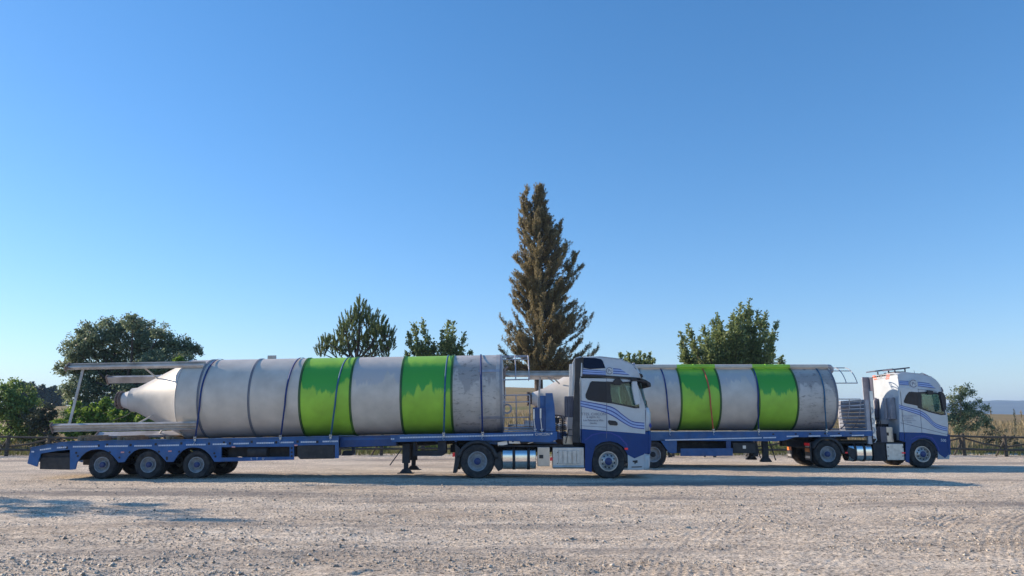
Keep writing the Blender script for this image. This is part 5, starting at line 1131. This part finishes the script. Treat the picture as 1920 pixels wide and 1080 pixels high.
# tall conifer-like silky oak
def tall_tree(Y):
    PL=[(345,24),(380,28),(410,38),(440,58),(480,66),(540,70),(575,76),(610,86),(640,94),(700,90)]; PR=[(345,6),(372,15),(400,24),(420,37),(445,47),(470,74),(500,83),(545,70),(580,86),(610,98),(650,106),(700,102)]
    cx=1013; bx=wpt(cx,700,Y); gz=gh(bx.x,Y); root=thing("tall_tree",(bx.x,Y,gz),"tallest tree, olive-brown and conical with two tips, rising behind the gap before the near cab","tree"); lv=Leaves(); mb=MB()
    top=wpt(1012,352,Y); mb.tube([(bx.x-.1,Y,gz-.2),(bx.x-.1,Y,gz+4),wpt(1007,600,Y),wpt(1010,500,Y),wpt(1012,430,Y),top],.34,9,r2=.03)
    second=wpt(988,352,Y+.2); mb.tube([wpt(1006,600,Y),wpt(988,520,Y+.1),wpt(982,440,Y+.2),second],.12,6,r2=.02)
    third=wpt(1052,420,Y-.3); mb.tube([wpt(1008,580,Y),wpt(1030,510,Y-.2),third],.12,6,r2=.02)
    fourth=wpt(1078,480,Y-.3); mb.tube([wpt(1008,640,Y),wpt(1045,570,Y-.2),fourth],.12,6,r2=.02)
    def tuft(q,ax,ln,wd,n):
        f=RNG.random((n,1)); a=np.array(q)+ax*ln*f+RNG.normal(size=(n,3))*wd*(1-.6*f); lv.add(a,ax*1.0+RNG.normal(size=(n,3))*.6,.13,.03)
    def width(py,side):
        prof=PL if side<0 else PR
        for (a,b),(c,d) in zip(prof[:-1],prof[1:]):
            if a<=py<=c: return b+(d-b)*(py-a)/(c-a)
        return 8
    def branch(p0,p1,n):
        rise=(p1-p0).length*.18; mid=p0.lerp(p1,.5)-Vector((0,0,rise*.6)); P=[p0,p0.lerp(mid,.5)-Vector((0,0,.05)),mid,mid.lerp(p1,.5)-Vector((0,0,rise*.25)),p1]
        mb.tube(P,.035,4,r2=.01,cap=False); L_=(p1-p0).length
        for k in range(n):
            f=.22+.78*random.random()**.75; i=min(3,int(f*4)); q=P[i].lerp(P[i+1],f*4-i); d=(p1-p0).normalized()
            ax=np.array(d*.55+Vector((random.gauss(0,.45),random.gauss(0,.45),.75))); ax/=np.linalg.norm(ax); ln=random.uniform(.2,.5)
            tuft(q,ax,ln,.06,38)
    for k in range(400):
        t=random.random()**.8; py=352+t*345; z0=py+16+44*t; a=random.uniform(0,2*PI); side=cos(a); w=width(py,side)/FOC*Y
        lob=.78+.22*(.5+.5*sin(py*.085+ (2 if side>0 else 0)+1.3*sin(a*2))); lob*=random.uniform(.55,1.05)
        p0=wpt(cx-3,min(z0,698),Y); off=-.35 if side<0 else 0
        p1=Vector((wpt(cx+(4 if py>450 else -2),py,Y).x+w*side*lob,Y+w*.8*sin(a)*lob,wpt(cx,py,Y).z))
        branch(p0,p1,int(6+11*(p1-p0).length*.55))
    for a_,b_ in ((second,(982,440)),(third,(1030,510)),(fourth,(1050,560)),(top,(1012,430))):
        b0=wpt(*b_,Y)
        for k in range(26):
            f=random.random(); p=Vector(b0).lerp(a_,f); p1=p+Vector((random.uniform(-.6,.6),random.uniform(-.5,.5),.45))*(1.15-f); branch(p,p1,5)
        tuft(a_-Vector((0,0,.4)),np.array([0,0,1.]),.7,.05,60)
    mb.obj("trunk",M_bark,root); lv.build("crown",L_con,root)
tall_tree(48)
blob_tree("shrub","grey-green airy shrub just right of the far truck's cab","shrub",40.5,(1796,806),[(1803,745,14),(1815,772,18),(1795,785,16),(1800,732,8),(1812,728,8),(1818,736,8),(1783,745,10),(1795,755,16),(1812,760,14),(1830,755,10),(1840,768,12),(1785,775,18),(1808,785,18),(1832,785,16),(1850,785,10),(1856,798,8),(1790,800,14),(1825,800,12)],L_shr,leaf=(.11,.06),dens=1.7,depth=1.0,clr=.24,trunk_r=.06)
blob_tree("scrub","dark low scrub behind the fence at right, between shrub and parked car","scrub",44,(1875,825),[(1850,815,12),(1866,812,14),(1882,816,12),(1895,822,9),(1905,830,7),(1855,828,10),(1880,830,10)],L_dark,leaf=(.11,.05),dens=1.0,depth=1.2,clr=.22,trunk_r=.04)
# distant tree row at left
M_far=leafmat("distant_leaves",(.035,.05,.03),(.07,.09,.05),.15)
for i,(px,py,r_) in enumerate(((42,722,10),(56,725,11),(68,735,10),(78,728,9),(90,732,9),(101,730,9),(112,735,9))):
    blob_tree("distant_tree",["far dark tree with rounded top nearest the tall left bush","far tree, second from the left in the distant row at left","low far tree in the dip of the distant row at left","far tree with a narrow top in the middle of the distant row at left","far tree just right of the narrow-topped one in the distant row at left","far tree close to the oak's left edge in the distant row","far tree half hidden by the oak's left edge"][i],"tree",235,(px,py+14),[(px,py,r_*.7),(px-4,py+9,r_),(px+5,py+10,r_),(px,py+20,r_),(px+2,py+28,r_*.8)],M_far,leaf=(.6,.4),dens=.35,depth=3,clr=.8,trunk_r=.3,group="distant tree row at left")
# trees outside the frame to the left: only their shade is seen
blob_tree("shade_tree","tree just outside the left frame edge whose shade streaks the gravel","tree",20.5,(-640,560),[(-640,560,80),(-700,520,90),(-560,510,80),(-620,450,90),(-540,590,50)],L_oak,leaf=(.2,.14),dens=.08,depth=1.0,clr=.4,trunk_r=.2)
# ---------------- fence ----------------
fe=thing("wooden_fence",(0,37.6,0),"weathered wooden post-and-rail fence along the back of the yard","fence")
FX=np.arange(-32,33,2.05); YFen=37.6
off=at(1808,845,YFen)[0]; FX=FX+((off-FX[0])%2.05)
for i,x in enumerate(FX):
    z=gh(x,YFen); m=MB(); m.tube([(x,YFen,z-.2),(x+random.uniform(-.02,.02),YFen,z+1.02+random.uniform(-.04,.05))],.085,10); m.obj("post",M_wood,fe)
for zz,nm in ((.93,0),(.32,1)):
    for i,(x0,x1) in enumerate(zip(FX[:-1],FX[1:])):
        m=MB(); z0=gh(x0,YFen);z1=gh(x1,YFen); m.tube([(x0-.08,YFen-.07,z0+zz),((x0+x1)/2,YFen-.06,(z0+z1)/2+zz-.01),(x1+.08,YFen-.07,z1+zz)],.05,8); m.obj("rail",M_wood,fe)
for i,(x0,x1) in enumerate(zip(FX[:-1],FX[1:])):
    z0=gh(x0,YFen);z1=gh(x1,YFen); up=i%2==0
    m=MB(); a=(x0,YFen+.06,z0+(.86 if up else .45)); b=(x1,YFen+.06,z1+(.45 if up else .86)); mid=((x0+x1)/2,YFen+.07,(a[2]+b[2])/2-.06); m.tube([a,mid,b],.042,8); m.obj("diagonal_rail",M_wood,fe)
    if i%1==0: m=MB(); m.tube([(x0-.05,YFen,z0+.75),(x0-.5,YFen+.05,z0)],.045,8); m.obj("strut",M_wood,fe)
# ---------------- dry grass ----------------
def grass(name,label,n,x0,x1,y0,y1,h,m,den=None,blade=.014):
    x=RNG.uniform(x0,x1,n); y=y0+(y1-y0)*RNG.random(n)**1.3
    k=vnoise(x/1.5,y/1.5,21)+.6*vnoise(x/.5,y/.5,22)>-.12; x=x[k];y=y[k]; n=len(x); z=ground_h(x,y); hh=h*(.4+1.0*RNG.random(n))
    lean=RNG.normal(size=(n,2))*.22*hh[:,None]; a=RNG.random(n)*PI; bx=np.cos(a)*blade*(y/40);by=np.sin(a)*blade*(y/40)
    V=np.stack([np.stack([x-bx,y-by,z-.02],1),np.stack([x+bx,y+by,z-.02],1),np.stack([x+lean[:,0]+bx*.3,y+lean[:,1],z+hh],1),np.stack([x+lean[:,0]-bx*.3,y+lean[:,1],z+hh],1)],1).reshape(-1,3)
    tag(fastmesh(name,V,np.arange(len(V)).reshape(-1,4),m),label,"grass",kind="stuff")
G_dry=leafmat("dry_straw",(.22,.17,.08),(.42,.33,.18),.3,(.5,.42,.26)); G_grn=leafmat("green_straw",(.09,.11,.03),(.22,.22,.08),.3)
grass("dry_grass","tall dry straw grass in the field beyond the fence",60000,-50,75,43.5,90,.55,G_dry,blade=.02)
grass("weeds","green weeds and tufts growing along the fence line",26000,-40,42,38.0,44,.32,G_grn,blade=.016)
for i,(px,py0,py1) in enumerate(((1901,768,782),(1857,770,783),(1914,771,785))):
    x,z1=at(px,py0,70); gz=gh(x,70); o=Leaves(); n=60; f=RNG.random((n,1)); base_=np.array([x,70,gz]); tp=np.array([x,70,z1]); o.add(base_*(1-f)+tp*f+RNG.normal(size=(n,3))*.12*(1-f),np.array([0,0,1.])+RNG.normal(size=(n,3))*.35,.4,.06)
    tag(o.build("thistle",L_dark if i<1 else G_dry,None,org=(x,70,gz)),["dark thin dead thistle stalk standing on the field crest at right","short straw-coloured thistle in the field, left of the dark stalk","straw-coloured thistle at the right frame edge in the field"][i],"thistle","thistles in the dry field")
# ---------------- parked car at the right edge ----------------
YC=46; 
def qc(px,py): return at(px,py,YC)
car=thing("parked_car",(qc(1955,840)[0],YC+.8,gh(qc(1955,0)[0],YC)),"white car cut off by the right frame edge behind the fence","car")
x0=qc(1902,0)[0]; z0=gh(x0+2,YC)+.08
def cp(L): return [(x0+a,z0+b) for a,b in L]
m=MB(); m.prism(cp([(0,.35),(.05,.15),(.35,.12),(3.8,.12),(4.05,.2),(4.1,.6),(3.95,.85),(3.2,.9),(1.15,.88),(.35,.72),(.06,.6)]),YC,YC+1.7)
body=m.obj("body",M_cabwhite,car,bevel=.06)
m=MB(); b_=cp([(1.0,.86),(3.5,.88),(3.0,1.36),(1.75,1.38)]); n=4; vs=[(x,YC+.06+(.16 if i>1 else 0),z) for i,(x,z) in enumerate(b_)]+[(x,YC+1.64-(.16 if i>1 else 0),z) for i,(x,z) in enumerate(b_)]
m.add(vs,[(0,1,2,3),(7,6,5,4),(0,3,7,4),(1,5,6,2),(2,6,7,3)]); m.obj("window",mat("car_glass",(.05,.12,.16),.08,spec=.8),car,bevel=.02)
m=MB(); m.box(x0+1.8,x0+2.98,YC+.2,YC+1.5,z0+1.37,z0+1.41); m.obj("roof",M_cabwhite,car,bevel=.02)
for X in (.8,3.3):
    wheel(car,x0+X,YC-.01,z0+.22,.31,.2,'front'); wheel(car,x0+X,YC+1.71,z0+.22,.31,.2,'front',-1)
m=MB(); m.box(x0-.0,x0+.12,YC+.08,YC+.4,z0+.5,z0+.62); m.obj("headlight",M_silver,car)
m=MB(); m.box(x0-.0,x0+.12,YC+1.3,YC+1.62,z0+.5,z0+.62); m.obj("headlight",M_silver,car)
# haze: one closed box round everything but the sky
HZ=1
if HZ:
    m=MB(); m.box(-4300,5300,-80,4700,-12,140); hm=bpy.data.materials.new("haze_air"); hm.use_nodes=True; n=hm.node_tree; n.nodes.remove(n.nodes["Principled BSDF"])
    v=n.nodes.new("ShaderNodeVolumePrincipled"); v.inputs['Color'].default_value=(.45,.66,1,1); v.inputs['Density'].default_value=.00022; n.links.new(v.outputs[0],n.nodes["Material Output"].inputs['Volume'])
    tag(m.obj("haze",hm),kind="stuff")
